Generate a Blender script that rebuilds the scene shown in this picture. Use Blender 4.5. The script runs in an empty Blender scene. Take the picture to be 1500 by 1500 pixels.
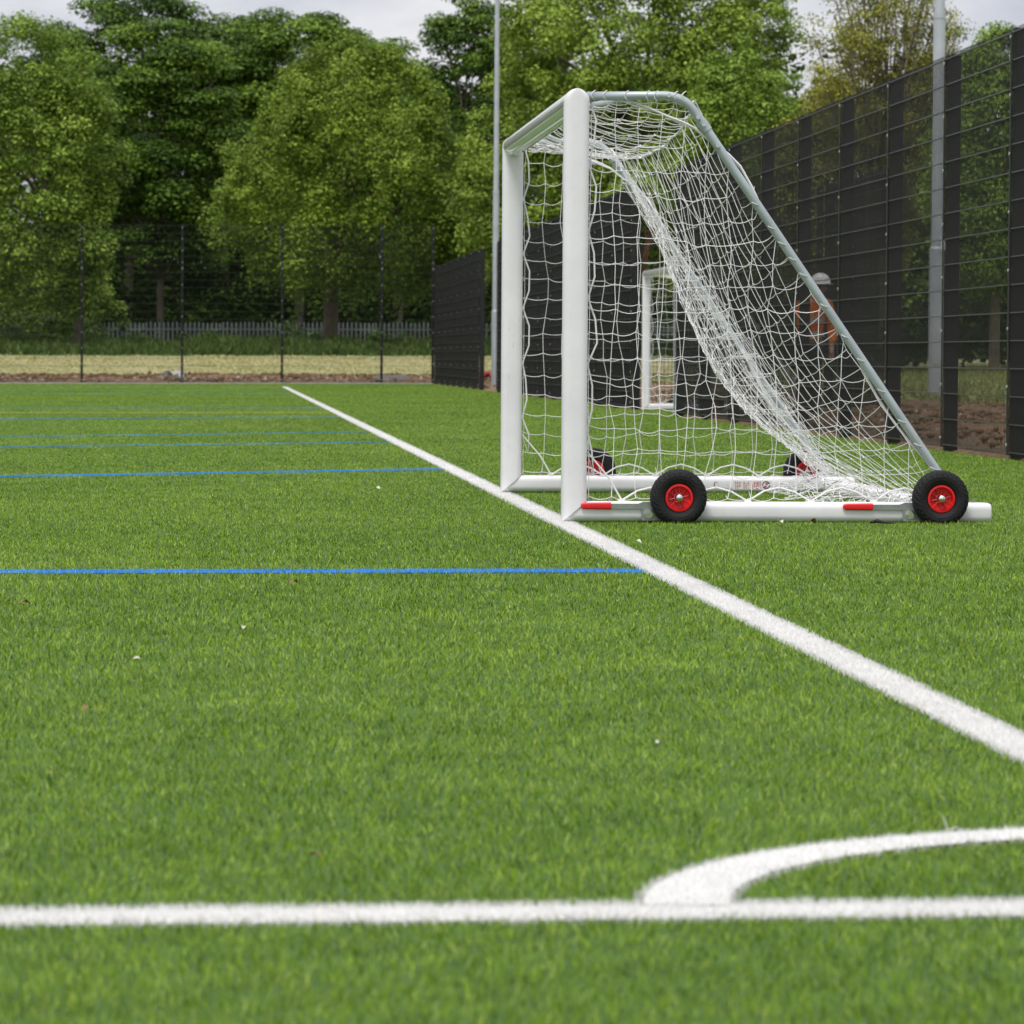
import bpy, math, random
import numpy as np
from mathutils import Vector, Matrix
random.seed(7)
rng = np.random.default_rng(11)
R = math.radians
scene = bpy.context.scene
col = scene.collection

# ------------------------------------------------------------------ camera model
F_, YAW, PITCH, ROLL, CAMH = 5824.28, .0733, .0388, .0064, .6953

def ray(px, py):
    a, b = px - 750, py - 750
    cr, sr = math.cos(ROLL), math.sin(ROLL)
    x = (a * cr + b * sr) / F_; u = -(-a * sr + b * cr) / F_
    cp, sp = math.cos(PITCH), math.sin(PITCH)
    yc = cp + u * sp; z = -sp + u * cp
    cy, sy = math.cos(YAW), math.sin(YAW)
    return x * cy + yc * sy, -x * sy + yc * cy, z

def at(px, py, Y):
    r = ray(px, py); t = Y / r[1]
    return Vector((r[0] * t, Y, r[2] * t + CAMH))

# ------------------------------------------------------------------ terrain
XT, XF, YR = 1.434, 5.411, 101.0          # touchline, side fence, rear fence

def sm(a, b, x):
    t = np.clip((x - a) / (b - a), 0, 1); return t * t * (3 - 2 * t)

def zp(X, Y):
    X = np.asarray(X, float); Y = np.asarray(Y, float)
    s = .004 + .012 * sm(14, 23, Y) * (1 - sm(40, 49, Y)) + .003 * sm(60, 80, Y)
    return np.where(X < 1.5, s * (-8 * np.tanh((1.5 - X) / 8)), .004 * (np.minimum(X, 12) - 1.5))

def hz(X, Y):
    X = np.asarray(X, float); Y = np.asarray(Y, float)
    dx, dy = X - XF, Y - YR
    d = np.maximum(dx, dy)
    pr = np.interp(d, [0, .6, 3.2, 19, 25, 29, 33, 36, 60, 400], [0, .06, .19, .66, 1.0, 1.13, .8, .35, .5, 1.2])
    px_ = np.interp(d, [0, .6, 3.2, 19, 29, 60, 400], [0, .05, .13, .62, 1.25, 1.5, 2.2])
    w = sm(-4, 4, dx - dy)
    out = pr * (1 - w) + px_ * w
    rec = (X < XF+2.62) & (Y > 47.1) & (Y < 52.4)          # the goal recess is level with the pitch
    return zp(X, Y) + np.where((d > 0) & ~rec, out, 0)

# ------------------------------------------------------------------ mesh helpers
class MB:
    def __init__(s): s.v = []; s.f = []; s.m = []; s.n = 0
    def add(s, V, Fc, m=0):
        b = s.n
        s.v.extend([tuple(map(float, p)) for p in V]); s.n = len(s.v)
        for f in Fc: s.f.append(tuple(b + i for i in f)); s.m.append(m)
    def box(s, x0, x1, y0, y1, z0, z1, m=0):
        s.add([(x0,y0,z0),(x1,y0,z0),(x1,y1,z0),(x0,y1,z0),(x0,y0,z1),(x1,y0,z1),(x1,y1,z1),(x0,y1,z1)],
              [(0,3,2,1),(4,5,6,7),(0,1,5,4),(1,2,6,5),(2,3,7,6),(3,0,4,7)], m)
    def tube(s, P, r, n=8, m=0, cap=True):
        P = [Vector(p) for p in P]
        rr = r if hasattr(r, '__len__') else [r] * len(P)
        V = []; up = None
        for i, p in enumerate(P):
            t = (P[min(i+1, len(P)-1)] - P[max(i-1, 0)])
            t = t.normalized() if t.length > 1e-9 else Vector((0, 0, 1))
            if up is None:
                a = Vector((0, 0, 1)) if abs(t.z) < .9 else Vector((1, 0, 0))
                up = (a - t * a.dot(t)).normalized()
            else:
                up = up - t * up.dot(t)
                up = up.normalized() if up.length > 1e-6 else t.orthogonal().normalized()
            w = t.cross(up)
            for k in range(n):
                a = 2 * math.pi * (k + .5) / n
                V.append(p + (up * math.cos(a) + w * math.sin(a)) * rr[i])
        Fc = []
        for i in range(len(P) - 1):
            for k in range(n):
                k2 = (k + 1) % n
                Fc.append((i*n+k, i*n+k2, (i+1)*n+k2, (i+1)*n+k))
        if cap:
            Fc.append(tuple(range(n-1, -1, -1))); Fc.append(tuple((len(P)-1)*n + k for k in range(n)))
        s.add(V, Fc, m)
    def sweep(s, prof, P0, P1, ax, ay, m=0, cap=True):
        """extrude 2D profile between P0 and P1; P may be callable per profile point."""
        n = len(prof); ax = Vector(ax); ay = Vector(ay)
        V = [Vector(P0(a, b) if callable(P0) else P0) + ax*a + ay*b for a, b in prof]
        V += [Vector(P1(a, b) if callable(P1) else P1) + ax*a + ay*b for a, b in prof]
        Fc = [(k, (k+1) % n, n+(k+1) % n, n+k) for k in range(n)]
        if cap: Fc += [tuple(range(n-1, -1, -1)), tuple(range(n, 2*n))]
        s.add(V, Fc, m)
    def lathe_y(s, prof, cx, cy, cz, n=48, m=0, mod=None):
        """prof: list of (radius, y offset); axis along y."""
        V = []
        for j, (r, y) in enumerate(prof):
            for k in range(n):
                a = 2*math.pi*k/n
                q = r + (mod(j, k) if mod else 0)
                V.append((cx + q*math.cos(a), cy + y, cz + q*math.sin(a)))
        Fc = []
        for j in range(len(prof)-1):
            for k in range(n):
                k2 = (k+1) % n
                Fc.append((j*n+k, j*n+k2, (j+1)*n+k2, (j+1)*n+k))
        s.add(V, Fc, m)
    def build(s, name, mats, parent=None, smooth=False, loc=None):
        me = bpy.data.meshes.new(name)
        me.from_pydata(s.v, [], s.f)
        for mt in (mats if isinstance(mats, (list, tuple)) else [mats]): me.materials.append(mt)
        if max(s.m, default=0) > 0: me.polygons.foreach_set('material_index', s.m)
        if smooth:
            me.polygons.foreach_set('use_smooth', [True]*len(s.f))
            if smooth != 'all': me.set_sharp_from_angle(angle=R(40))
        me.update()
        o = bpy.data.objects.new(name, me); col.objects.link(o)
        if loc is not None: o.location = loc
        if parent: o.parent = parent
        return o

def np_mesh(name, V, Fq, mat, attr=None, parent=None, loops=None, smooth=False):
    """V (n,3); Fq (m,k) uniform faces or a list of such arrays; attr (n,) float per vertex."""
    me = bpy.data.meshes.new(name)
    fl = Fq if isinstance(Fq, list) else [Fq]
    idx = np.concatenate([f.ravel() for f in fl]).astype(np.int32)
    tot = np.concatenate([np.full(len(f), f.shape[1], np.int32) for f in fl])
    st = np.concatenate([[0], np.cumsum(tot)[:-1]]).astype(np.int32)
    me.vertices.add(len(V)); me.vertices.foreach_set('co', np.ascontiguousarray(V, np.float32).ravel())
    me.loops.add(len(idx)); me.loops.foreach_set('vertex_index', idx)
    me.polygons.add(len(tot)); me.polygons.foreach_set('loop_start', st); me.polygons.foreach_set('loop_total', tot)
    if smooth: me.polygons.foreach_set('use_smooth', np.ones(len(tot), bool))
    if attr is not None:
        a = me.attributes.new('shade', 'FLOAT', 'POINT'); a.data.foreach_set('value', np.ascontiguousarray(attr, np.float32))
    me.materials.append(mat); me.update(calc_edges=True)
    o = bpy.data.objects.new(name, me); col.objects.link(o)
    if parent: o.parent = parent
    return o

def tag(o, label=None, cat=None, group=None, kind=None):
    if label: o['label'] = label
    if cat: o['category'] = cat
    if group: o['group'] = group
    if kind: o['kind'] = kind
    return o

def empty(name, loc=(0, 0, 0), rz=0):
    o = bpy.data.objects.new(name, None); col.objects.link(o)
    o.location = loc; o.rotation_euler = (0, 0, rz); o.empty_display_size = .2
    return o

def copy_tree(o, parent=None):
    c = o.copy(); col.objects.link(c)
    if parent: c.parent = parent
    for ch in list(o.children): copy_tree(ch, c)
    return c

# ------------------------------------------------------------------ materials
def nmat(name):
    m = bpy.data.materials.new(name); m.use_nodes = True
    nt = m.node_tree; b = nt.nodes['Principled BSDF']
    return m, nt, b

def N(nt, t, **kw):
    n = nt.nodes.new(t)
    for k, v in kw.items(): setattr(n, k, v)
    return n

def ramp(nt, src, stops):
    r = N(nt, 'ShaderNodeValToRGB'); e = r.color_ramp.elements
    while len(e) < len(stops): e.new(.5)
    for i, (p, c) in enumerate(stops):
        e[i].position = p; e[i].color = (*c, 1) if len(c) == 3 else c
    nt.links.new(src, r.inputs[0]); return r.outputs[0]

def noise(nt, scale, detail=3, rough=.5, coord='Object', vec=None, dist=0):
    n = N(nt, 'ShaderNodeTexNoise'); n.inputs['Scale'].default_value = scale
    n.inputs['Detail'].default_value = detail; n.inputs['Roughness'].default_value = rough
    n.inputs['Distortion'].default_value = dist
    if vec is None: vec = N(nt, 'ShaderNodeTexCoord').outputs[coord]
    nt.links.new(vec, n.inputs['Vector']); return n.outputs['Fac']

def mixc(nt, fac, a, b, bt='MIX'):
    m = N(nt, 'ShaderNodeMix', data_type='RGBA', blend_type=bt)
    def put(sock, v):
        if hasattr(v, 'links') or hasattr(v, 'is_linked'): nt.links.new(v, sock)
        else: sock.default_value = (*v, 1) if hasattr(v, '__len__') else v
    put(m.inputs[0], fac); put(m.inputs[6], a); put(m.inputs[7], b)
    return m.outputs[2]

def simple(name, c, rough=.5, metal=0, var=.12, scale=6, bump=0, bscale=40, spec=.5):
    m, nt, b = nmat(name)
    f = noise(nt, scale, 4)
    lo = tuple(x*(1-var) for x in c); hi = tuple(min(1, x*(1+var)) for x in c)
    nt.links.new(ramp(nt, f, [(.3, lo), (.7, hi)]), b.inputs['Base Color'])
    b.inputs['Roughness'].default_value = rough; b.inputs['Metallic'].default_value = metal
    b.inputs['Specular IOR Level'].default_value = spec
    if bump:
        bp = N(nt, 'ShaderNodeBump'); bp.inputs['Strength'].default_value = bump; bp.inputs['Distance'].default_value = .01
        nt.links.new(noise(nt, bscale, 4), bp.inputs['Height']); nt.links.new(bp.outputs[0], b.inputs['Normal'])
    return m

def leaf_mat(name, stops, rough=.55, trans=.3, spec=.25):
    m, nt, b = nmat(name)
    a = N(nt, 'ShaderNodeAttribute', attribute_name='shade')
    c = ramp(nt, a.outputs['Fac'], stops)
    nt.links.new(c, b.inputs['Base Color']); b.inputs['Roughness'].default_value = rough
    b.inputs['Specular IOR Level'].default_value = spec
    if trans:
        t = N(nt, 'ShaderNodeBsdfTranslucent'); nt.links.new(c, t.inputs['Color'])
        mx = N(nt, 'ShaderNodeMixShader'); mx.inputs[0].default_value = trans
        nt.links.new(b.outputs[0], mx.inputs[1]); nt.links.new(t.outputs[0], mx.inputs[2])
        nt.links.new(mx.outputs[0], nt.nodes['Material Output'].inputs['Surface'])
    return m

M = {}
def white_paint():
    m, nt, b = nmat('white_powder_coat')
    f = noise(nt, 3.0, 6, .65); g = noise(nt, 55, 3, .6)
    base = ramp(nt, f, [(.30, (.75, .73, .748)), (.62, (.85, .83, .848))])
    sc = ramp(nt, g, [(.72, (1, 1, 1)), (.80, (.86, .85, .83))])
    tc = N(nt, 'ShaderNodeTexCoord'); mpn = N(nt, 'ShaderNodeMapping'); mpn.inputs['Scale'].default_value = (90, 90, 13)
    nt.links.new(tc.outputs['Object'], mpn.inputs[0])
    st = ramp(nt, noise(nt, 1.0, 2, .5, vec=mpn.outputs[0]), [(.70, (1, 1, 1)), (.735, (.76, .75, .73))])
    pk = ramp(nt, noise(nt, 2.6, 2, .5), [(.49, (0,)*3), (.56, (1,)*3)])
    both = mixc(nt, 1.0, base, sc, 'MULTIPLY')
    nt.links.new(mixc(nt, pk, both, mixc(nt, 1.0, both, st, 'MULTIPLY')), b.inputs['Base Color'])
    nt.links.new(ramp(nt, f, [(.3, (.42,)*3), (.7, (.28,)*3)]), b.inputs['Roughness'])
    return m
M['white'] = white_paint()
M['gloss'] = white_paint(); M['gloss'].name = 'white_gloss_coat'
M['gloss'].node_tree.nodes['Principled BSDF'].inputs['Coat Weight'].default_value = 1
M['gloss'].node_tree.nodes['Principled BSDF'].inputs['Coat Roughness'].default_value = .06
M['scuff'] = simple('scuff_mark', (.50, .49, .48), .6)
M['tube'] = simple('galvanised_grey_blue', (.41, .46, .475), .42, .35, .12, 9)
M['steel'] = simple('zinc_plate', (.34, .36, .34), .4, .6, .15, 20)
M['chrome'] = simple('bright_steel', (.75, .75, .74), .18, 1, .05)
M['red'] = simple('red_plastic', (.74, .012, .016), .35, 0, .12, 14)
M['rubber'] = simple('tyre_rubber', (.011, .011, .012), .6, 0, .3, 30, .3, 160, .3)
M['twine'] = simple('white_twine', (.82, .80, .80), .75, 0, .06, 30)
M['black'] = simple('black_powder_coat', (.019, .0195, .019), .5, 0, .15, 6, spec=.22)
M['wire'] = simple('black_wire', (.020, .021, .019), .5, 0, .1, 6, spec=.2)
M['rod_skylit'] = simple('black_rod_skylit', (.030, .030, .028), .34, 0, .1, 6, spec=.6)  # same paint as the wires, lightened for sky reflected off the horizontals
M['bolt'] = simple('bolt_head', (.62, .62, .60), .3, .6, .1, 30)
M['lamp'] = simple('galvanised_column', (.47, .50, .53), .5, .25, .10, 5)
M['pale'] = simple('palisade_galv_shaded', (.13, .14, .145), .6, .1, .35, 1.3)  # grey lowered so the colour carries the shade under the trees
M['bark'] = simple('bark', (.150, .122, .080), .9, 0, .35, 3, .6, 14)
M['barkred'] = simple('red_bark', (.13, .060, .033), .9, 0, .3, 3, .5, 14)
M['concrete'] = simple('concrete', (.36, .35, .32), .9, 0, .15, 8, .3, 50)
M['sticker'] = simple('sticker_film', (.78, .76, .75), .4, 0, .02)
M['print'] = simple('sticker_print', (.50, .12, .13), .5, 0, .1)
M['printdk'] = simple('sticker_print_dark', (.12, .06, .07), .5, 0, .1)

GREEN = [(0, (.022, .058, .003)), (.28, (.094, .188, .005)), (.60, (.224, .372, .013)), (1, (.490, .600, .120))]
def blade_mat(name, stops, rough=.62):
    m, nt, b = nmat(name)
    a = N(nt, 'ShaderNodeAttribute', attribute_name='shade')
    c = ramp(nt, a.outputs['Fac'], stops)
    nt.links.new(c, b.inputs['Base Color']); b.inputs['Roughness'].default_value = rough
    b.inputs['Specular IOR Level'].default_value = .16
    t = N(nt, 'ShaderNodeBsdfTranslucent'); nt.links.new(c, t.inputs['Color'])
    mx = N(nt, 'ShaderNodeMixShader'); mx.inputs[0].default_value = .25
    nt.links.new(b.outputs[0], mx.inputs[1]); nt.links.new(t.outputs[0], mx.inputs[2])
    nt.links.new(mx.outputs[0], nt.nodes['Material Output'].inputs['Surface'])
    return m
M['blade'] = blade_mat('turf_fibre', GREEN)
M['blade_white'] = blade_mat('white_turf_fibre', [(0, (.68, .67, .65)), (1, (.89, .88, .85))])
M['blade_blue'] = blade_mat('blue_turf_fibre', [(0, (.024, .25, .68)), (1, (.12, .50, .98))])
M['blade_yellow'] = blade_mat('cream_turf_fibre', [(0, (.52, .48, .16)), (1, (.82, .78, .36))])
M['infill'] = simple('turf_infill', (.052, .110, .011), .95, 0, .25, 9)
M['line_white'] = simple('white_turf_backing', (.68, .675, .65), .9, 0, .06, 30)
M['line_blue'] = simple('blue_turf_backing', (.03, .20, .62), .9, 0, .1, 30)
M['line_yellow'] = simple('cream_turf_backing', (.55, .55, .30), .9, 0, .1, 30)

def ground_mat():
    m, nt, b = nmat('rough_ground')
    g = N(nt, 'ShaderNodeNewGeometry'); sx = N(nt, 'ShaderNodeSeparateXYZ'); nt.links.new(g.outputs['Position'], sx.inputs[0])
    def ma(op, a, c):
        n = N(nt, 'ShaderNodeMath', operation=op)
        for i, v in enumerate((a, c)):
            if hasattr(v, 'is_linked'): nt.links.new(v, n.inputs[i])
            else: n.inputs[i].default_value = v
        return n.outputs[0]
    dx = ma('SUBTRACT', sx.outputs[0], XF); dy = ma('SUBTRACT', sx.outputs[1], YR)
    d = ma('MAXIMUM', dx, dy)
    side = ma('GREATER_THAN', dx, dy)
    P = g.outputs['Position']
    n1 = noise(nt, .9, 5, .6, vec=P); n2 = noise(nt, 7, 5, .65, vec=P); n3 = noise(nt, .22, 4, .6, vec=P)
    dd = ma('ADD', d, ma('MULTIPLY', ma('SUBTRACT', n1, .5), 1.6))
    soil = ramp(nt, n2, [(.30, (.095, .055, .026)), (.50, (.190, .112, .054)), (.64, (.285, .180, .090)), (.74, (.45, .34, .20))])
    straw = ramp(nt, n1, [(.30, (.30, .285, .13)), (.55, (.43, .395, .21)), (.75, (.31, .32, .13))])
    grn = ramp(nt, n2, [(.3, (.15, .19, .05)), (.7, (.27, .29, .10))])
    straw = mixc(nt, ramp(nt, n3, [(.45, (0,)*3), (.68, (.55,)*3)]), straw, grn)
    straw = mixc(nt, ma('MULTIPLY', side, .75), straw, grn)
    verge = ramp(nt, n2, [(.3, (.030, .060, .014)), (.7, (.07, .12, .026))])
    c = mixc(nt, ramp(nt, ma('MULTIPLY', dd, .05), [(.195, (0,)*3), (.212, (1,)*3)]), soil, straw)
    c = mixc(nt, ramp(nt, ma('MULTIPLY', dd, .02), [(.385, (0,)*3), (.395, (1,)*3)]), c, verge)
    nt.links.new(c, b.inputs['Base Color']); b.inputs['Roughness'].default_value = .95
    bp = N(nt, 'ShaderNodeBump'); bp.inputs['Strength'].default_value = .9; bp.inputs['Distance'].default_value = .12
    nt.links.new(n2, bp.inputs['Height']); nt.links.new(bp.outputs[0], b.inputs['Normal'])
    return m
M['ground'] = ground_mat()

# ------------------------------------------------------------------ ground sheets
def grid_obj(name, xs, ys, zf, mat):
    X, Y = np.meshgrid(xs, ys); Z = zf(X, Y)
    V = np.stack([X, Y, Z], -1).reshape(-1, 3); nx, ny = len(xs), len(ys)
    i = np.arange(nx*ny).reshape(ny, nx)
    Fq = np.stack([i[:-1, :-1], i[:-1, 1:], i[1:, 1:], i[1:, :-1]], -1).reshape(-1, 4)
    return np_mesh(name, V, Fq, mat, smooth=True)

xs = np.concatenate([np.linspace(-500, -60, 12), np.arange(-55, -12, 3), np.arange(-12, 5.3, 1), [5.3, 5.405], np.arange(5.5, 14, .25), np.arange(14, 40, 1), np.linspace(42, 600, 20)])
ys = np.concatenate([np.linspace(-60, 0, 8), np.arange(4, 100, 1.0), [100.9], np.arange(101, 108, .2), np.arange(108, 140, .8), np.arange(142, 200, 4), np.linspace(210, 1500, 20)])
def gz(X, Y):
    d = np.maximum(X-XF, Y-YR)
    n = np.zeros_like(X)
    for k in range(7):
        a, b_, c = rng.uniform(-3.5, 3.5), rng.uniform(-3.5, 3.5), rng.uniform(0, 6)
        n += np.sin(a*X + b_*Y + c) / 7
    rec = (X < XF+2.62) & (Y > 47.1) & (Y < 52.4)
    return hz(X, Y) - np.where((d < 0.05) | rec, .06, 0) + np.where((d > .3) & (d < 3.6) & ~rec, .07*n + .015*rng.standard_normal(X.shape), 0)
tag(grid_obj('ground', xs, ys, gz, M['ground']), kind='structure')
pxs = np.concatenate([np.linspace(-60, -10, 14), np.arange(-9, 1.4, .5), [1.5, 3, 5.400]])
pys = np.concatenate([np.arange(-10, 13, 1.5), np.arange(13, 52, .75), np.arange(52, 101, 1.5), [100.9]])
tag(grid_obj('pitch', pxs, pys, zp, M['infill']), kind='structure')
tag(grid_obj('turf_recess', np.array([5.402, 6.5, XF+2.5]), np.array([47.2, 49, 50.5, 52.25]), zp, M['infill']), kind='structure')
# concrete edging along the far end of the pitch
e = MB(); q = np.linspace(-40, 5.36, 40)
for a, b_ in zip(q[:-1], q[1:]):
    e.add([(a, 100.80, zp(a, 100)-.1), (b_, 100.80, zp(b_, 100)-.1), (b_, 100.94, zp(b_, 100)-.1), (a, 100.94, zp(a, 100)-.1),
           (a, 100.80, zp(a, 100)+.03), (b_, 100.80, zp(b_, 100)+.03), (b_, 100.94, zp(b_, 100)+.03), (a, 100.94, zp(a, 100)+.03)],
          [(4,5,6,7), (0,1,5,4), (2,3,7,6)])
tag(e.build('kerb', M['concrete']), kind='structure')

# ------------------------------------------------------------------ pitch markings + turf fibres
CORN = (XT, 4.955)
ARC = (XT-.018, 4.938)
lines = []     # name, material keys, function(X,Y)->bool, strip polygons
def in_touch(X, Y): return (np.abs(X - XT) < .060) & (Y > 1) & (Y < 90.2)
def in_near(X, Y): return (np.abs(Y - CORN[1] - .012*(X-.4)) < .082) & (X < XT) & (X > -40)
def in_arc(X, Y):
    r = np.hypot(X-ARC[0], Y-ARC[1]); return (np.abs(r-.825) < .067) & (X < XT+.02) & (Y > CORN[1]-.02)
def in_end(X, Y): return (np.abs(Y - 90.2) < .06) & (X < XT) & (X > -40)
def cross(Yc, w, sl=0):
    return lambda X, Y: (np.abs(Y - Yc - sl*(X-XT)) < w/2) & (X < XT-.06) & (X > -40)
BL = [(12.88, .15, 0), (24.58, .13, .18), (32.4, .12, .10), (36.7, .12, .14), (45.6, .12, .18), (53.6, .12, .06), (73.6, .13, 0), (81.0, .14, 0)]
blue_fs = [cross(*b_) for b_ in BL]
in_yel = cross(49.0, .09, .10)
def strip(name, pts, w, mat, dz):
    """flat strip following pts (world XY) lying on the pitch"""
    m = MB(); L = []; Rr = []
    P = [Vector((*p, 0)) for p in pts]
    for i, p in enumerate(P):
        t = (P[min(i+1, len(P)-1)] - P[max(i-1, 0)]).normalized(); n = Vector((-t.y, t.x, 0))
        a, b_ = p + n*w/2, p - n*w/2
        L.append((a.x, a.y, float(zp(a.x, a.y))+dz)); Rr.append((b_.x, b_.y, float(zp(b_.x, b_.y))+dz))
    n = len(P)
    m.add(L+Rr, [(i, n+i, n+i+1, i+1) for i in range(n-1)])
    return m.build(name, mat)
def seg(a, b_, n): return [(a[0]+(b_[0]-a[0])*i/n, a[1]+(b_[1]-a[1])*i/n) for i in range(n+1)]
tag(strip('touchline', seg((XT, 1), (XT, 90.2), 120), .09, M['line_white'], .0025), kind='structure')
tag(strip('goal_line', seg((-40, CORN[1]-.485), (XT-.06, CORN[1]+.012), 60), .12, M['line_white'], .0025), kind='structure')
tag(strip('corner_arc', [(ARC[0]+.825*math.cos(a), ARC[1]+.825*math.sin(a)) for a in np.linspace(R(90), R(175), 30)], .11, M['line_white'], .005), kind='structure')
tag(strip('goal_line', seg((-40, 90.2), (XT-.06, 90.2), 60), .09, M['line_white'], .006), kind='structure')
for Yc, w, sl in BL:
    tag(strip('blue_line', seg((-40, Yc-sl*(40+XT)), (XT-.065, Yc), 60), w*.7, M['line_blue'], .0025 if Yc not in (45.6,) else .006), kind='structure')
tag(strip('cream_line', seg((-40, 49.0-.10*(40+XT)), (XT-.065, 49.0), 60), .07, M['line_yellow'], .009), kind='structure')

def fibres(r0, r1, NB):
    # number density falls with distance, fibre width grows with it
    u = rng.random(NB)
    r = (r0**.5 + u*(r1**.5 - r0**.5))**2
    th = YAW + (rng.random(NB) - .5) * (.42 + .70*np.exp(-r/7))
    X = r*np.sin(th); Y = r*np.cos(th)
    k = ((X < 5.398) & (Y < 100.75)) | ((X < XF+2.5) & (Y > 47.2) & (Y < 52.25))
    return X[k], Y[k], r[k]
X, Y, r = fibres(3.3, 99.5, 2350000)
# the painted lines are tufted a little denser
X2, Y2, r2 = fibres(3.3, 20, 1500000)
k2 = in_touch(X2, Y2) | in_near(X2, Y2) | in_arc(X2, Y2)
for f in blue_fs: k2 |= f(X2, Y2)
X3, Y3 = XT + rng.uniform(-.056, .056, 50000), (3.5**.5 + rng.random(50000)*(90.2**.5-3.5**.5))**2
X4, Y4 = [], []
for Yc, w_, sl in BL[1:]:
    c = int(16000*Yc**.25*(1 if Yc < 30 else .42)); x = rng.uniform(-.14*Yc-1, XT-.06, c); X4.append(x); Y4.append(Yc + sl*(x-XT) + rng.uniform(-.5, .5, c)*w_)
x = rng.uniform(-8, XT-.06, 40000); X4.append(x); Y4.append(49.0 + .10*(x-XT) + rng.uniform(-.5, .5, 40000)*.09)
X4, Y4 = np.concatenate(X4), np.concatenate(Y4)
X = np.concatenate([X, X2[k2], X3, X4]); Y = np.concatenate([Y, Y2[k2], Y3, Y4]); r = np.concatenate([r, r2[k2], Y3, Y4])
n = len(X)
w = .00135*(r/5)**.50 * (1 + .45*sm(14.999, 15.001, r))      # far fibres are plain spikes, a little broader at the root
h = np.clip(rng.normal(.0122, .0042, n), .004, .025) * (1 + .15*sm(30, 90, r))
# patches of nap: the fibres lean together over a hand's breadth or so
def field(sc, seed, K=10):
    g = np.random.default_rng(seed); s = np.zeros(n)
    for i in range(K):
        a = g.uniform(0, 2*np.pi); f = sc*g.uniform(.5, 1.6)
        s += np.sin(f*(np.cos(a)*X + np.sin(a)*Y) + g.uniform(0, 6.28))
    return s/np.sqrt(K/2)
nap1, nap2 = field(9, 1)+.7*field(28, 4), field(9, 2)+.7*field(28, 5)
shadeF = field(2.2, 3) + .6*field(14, 8)
lx = rng.normal(0, .50, n) + .13*nap1; ly = rng.normal(0, .50, n) + .13*nap2
jx, jy = X + rng.normal(0, .0035, n), Y + rng.normal(0, .005, n)
mw = in_touch(jx, jy) | in_near(jx, jy) | in_arc(jx, jy) | in_end(jx, jy)
mb = np.zeros(n, bool)
for f in blue_fs: mb |= f(jx, jy)
mb &= ~mw
fade = rng.random(n) < np.clip(1.05 - .45*sm(26, 34, r) - .2*sm(40, 80, r), 0, 1)
mb &= fade
my = in_yel(jx, jy) & ~mw & ~mb & (rng.random(n) < .9)
mk = mw | mb | my
lx = np.where(mk, lx*.6, lx); ly = np.where(mk, ly*.6, ly); h = np.where(mk, .0120 + .25*(h-.0122), h)
phi = rng.random(n)*np.pi
wx, wy = np.cos(phi)*w/2, np.sin(phi)*w/2*.6
z0 = zp(X, Y) - .001
mx_, my_ = X + lx*h*.35, Y + ly*h*.35
tx, ty = X + lx*h, Y + ly*h
top = h / np.sqrt(1 + .45*(lx**2 + ly**2))
V = np.empty((n, 5, 3), np.float32)
V[:, 0] = np.stack([X-wx, Y-wy, z0], -1); V[:, 1] = np.stack([X+wx, Y+wy, z0], -1)
V[:, 2] = np.stack([mx_+wx*.9, my_+wy*.9, z0+top*.62], -1); V[:, 3] = np.stack([mx_-wx*.9, my_-wy*.9, z0+top*.62], -1)
V[:, 4] = np.stack([tx, ty, z0+top], -1)
shade = np.clip(.50 + .27*rng.standard_normal(n) + .032*shadeF, 0, 1)
mt = in_touch(jx, jy); mn = in_near(jx, jy) & ~mt; mc = in_arc(jx, jy) & ~mt & ~mn; me_ = mw & ~mt & ~mn & ~mc
def put(name, mask, mat):
    near = mask & (r < 15); far = mask & ~near
    v1 = V[near].reshape(-1, 3); c = int(near.sum()); b_ = np.arange(c)*5
    q = np.stack([b_, b_+1, b_+2, b_+3], -1); t = np.stack([b_+3, b_+2, b_+4], -1)
    v2 = V[far][:, (0, 1, 4)].reshape(-1, 3); c2 = int(far.sum()); t2 = np.arange(c2*3).reshape(-1, 3) + c*5
    o = np_mesh(name, np.concatenate([v1, v2]), [q, np.concatenate([t, t2])], mat, attr=np.concatenate([np.repeat(shade[near], 5), np.repeat(shade[far], 3)]))
    return tag(o, kind='stuff')
put('turf', ~(mw | mb | my), M['blade'])
put('touchline_turf', mt, M['blade_white']); put('goal_line_turf', mn | me_, M['blade_white']); put('corner_arc_turf', mc, M['blade_white'])
put('blue_line_turf', mb, M['blade_blue']); put('cream_line_turf', my, M['blade_yellow'])

# ------------------------------------------------------------------ the goal
GX, GY, GW, GH, GL = 1.493, 16.77, 3.66, 1.83, 1.787
def rrect(w, h, rad, n=6):
    P = []
    for cx, cy, a0 in ((w/2-rad, h/2-rad, 0), (-w/2+rad, h/2-rad, 90), (-w/2+rad, -h/2+rad, 180), (w/2-rad, -h/2+rad, 270)):
        for i in range(n+1):
            a = R(a0 + 90*i/n); P.append((cx+rad*math.cos(a), cy+rad*math.sin(a)))
    return P
def st_x(z):   # stanchion x at height z (lower, straight run)
    return .498 + (1.745 - z) * (1.556-.498) / (1.745-.22)
RS = .019
def stanchion(y):
    P = [(.045, y, 1.800), (.36, y, 1.806)]
    c = [(.36, 1.806), (.452, 1.808), (.498, 1.745)]
    for i in range(1, 9):
        t = i/9; a = (1-t)**2; b_ = 2*t*(1-t); d = t*t
        P.append((a*c[0][0]+b_*c[1][0]+d*c[2][0], y, a*c[0][1]+b_*c[1][1]+d*c[2][1]))
    P += [(st_x(1.745), y, 1.745), (st_x(1.2), y, 1.2), (st_x(.6), y, .6), (st_x(.10), y, .10), (st_x(.08), y, .08)]
    return P
def rope_top(x):   # upper edge of each side net, slung under the tube
    return float(np.interp(x, [.05, .18, .34, .50, .62, .72, .80], [1.81, 1.790, 1.745, 1.672, 1.590, 1.490, 1.325]))

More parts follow.
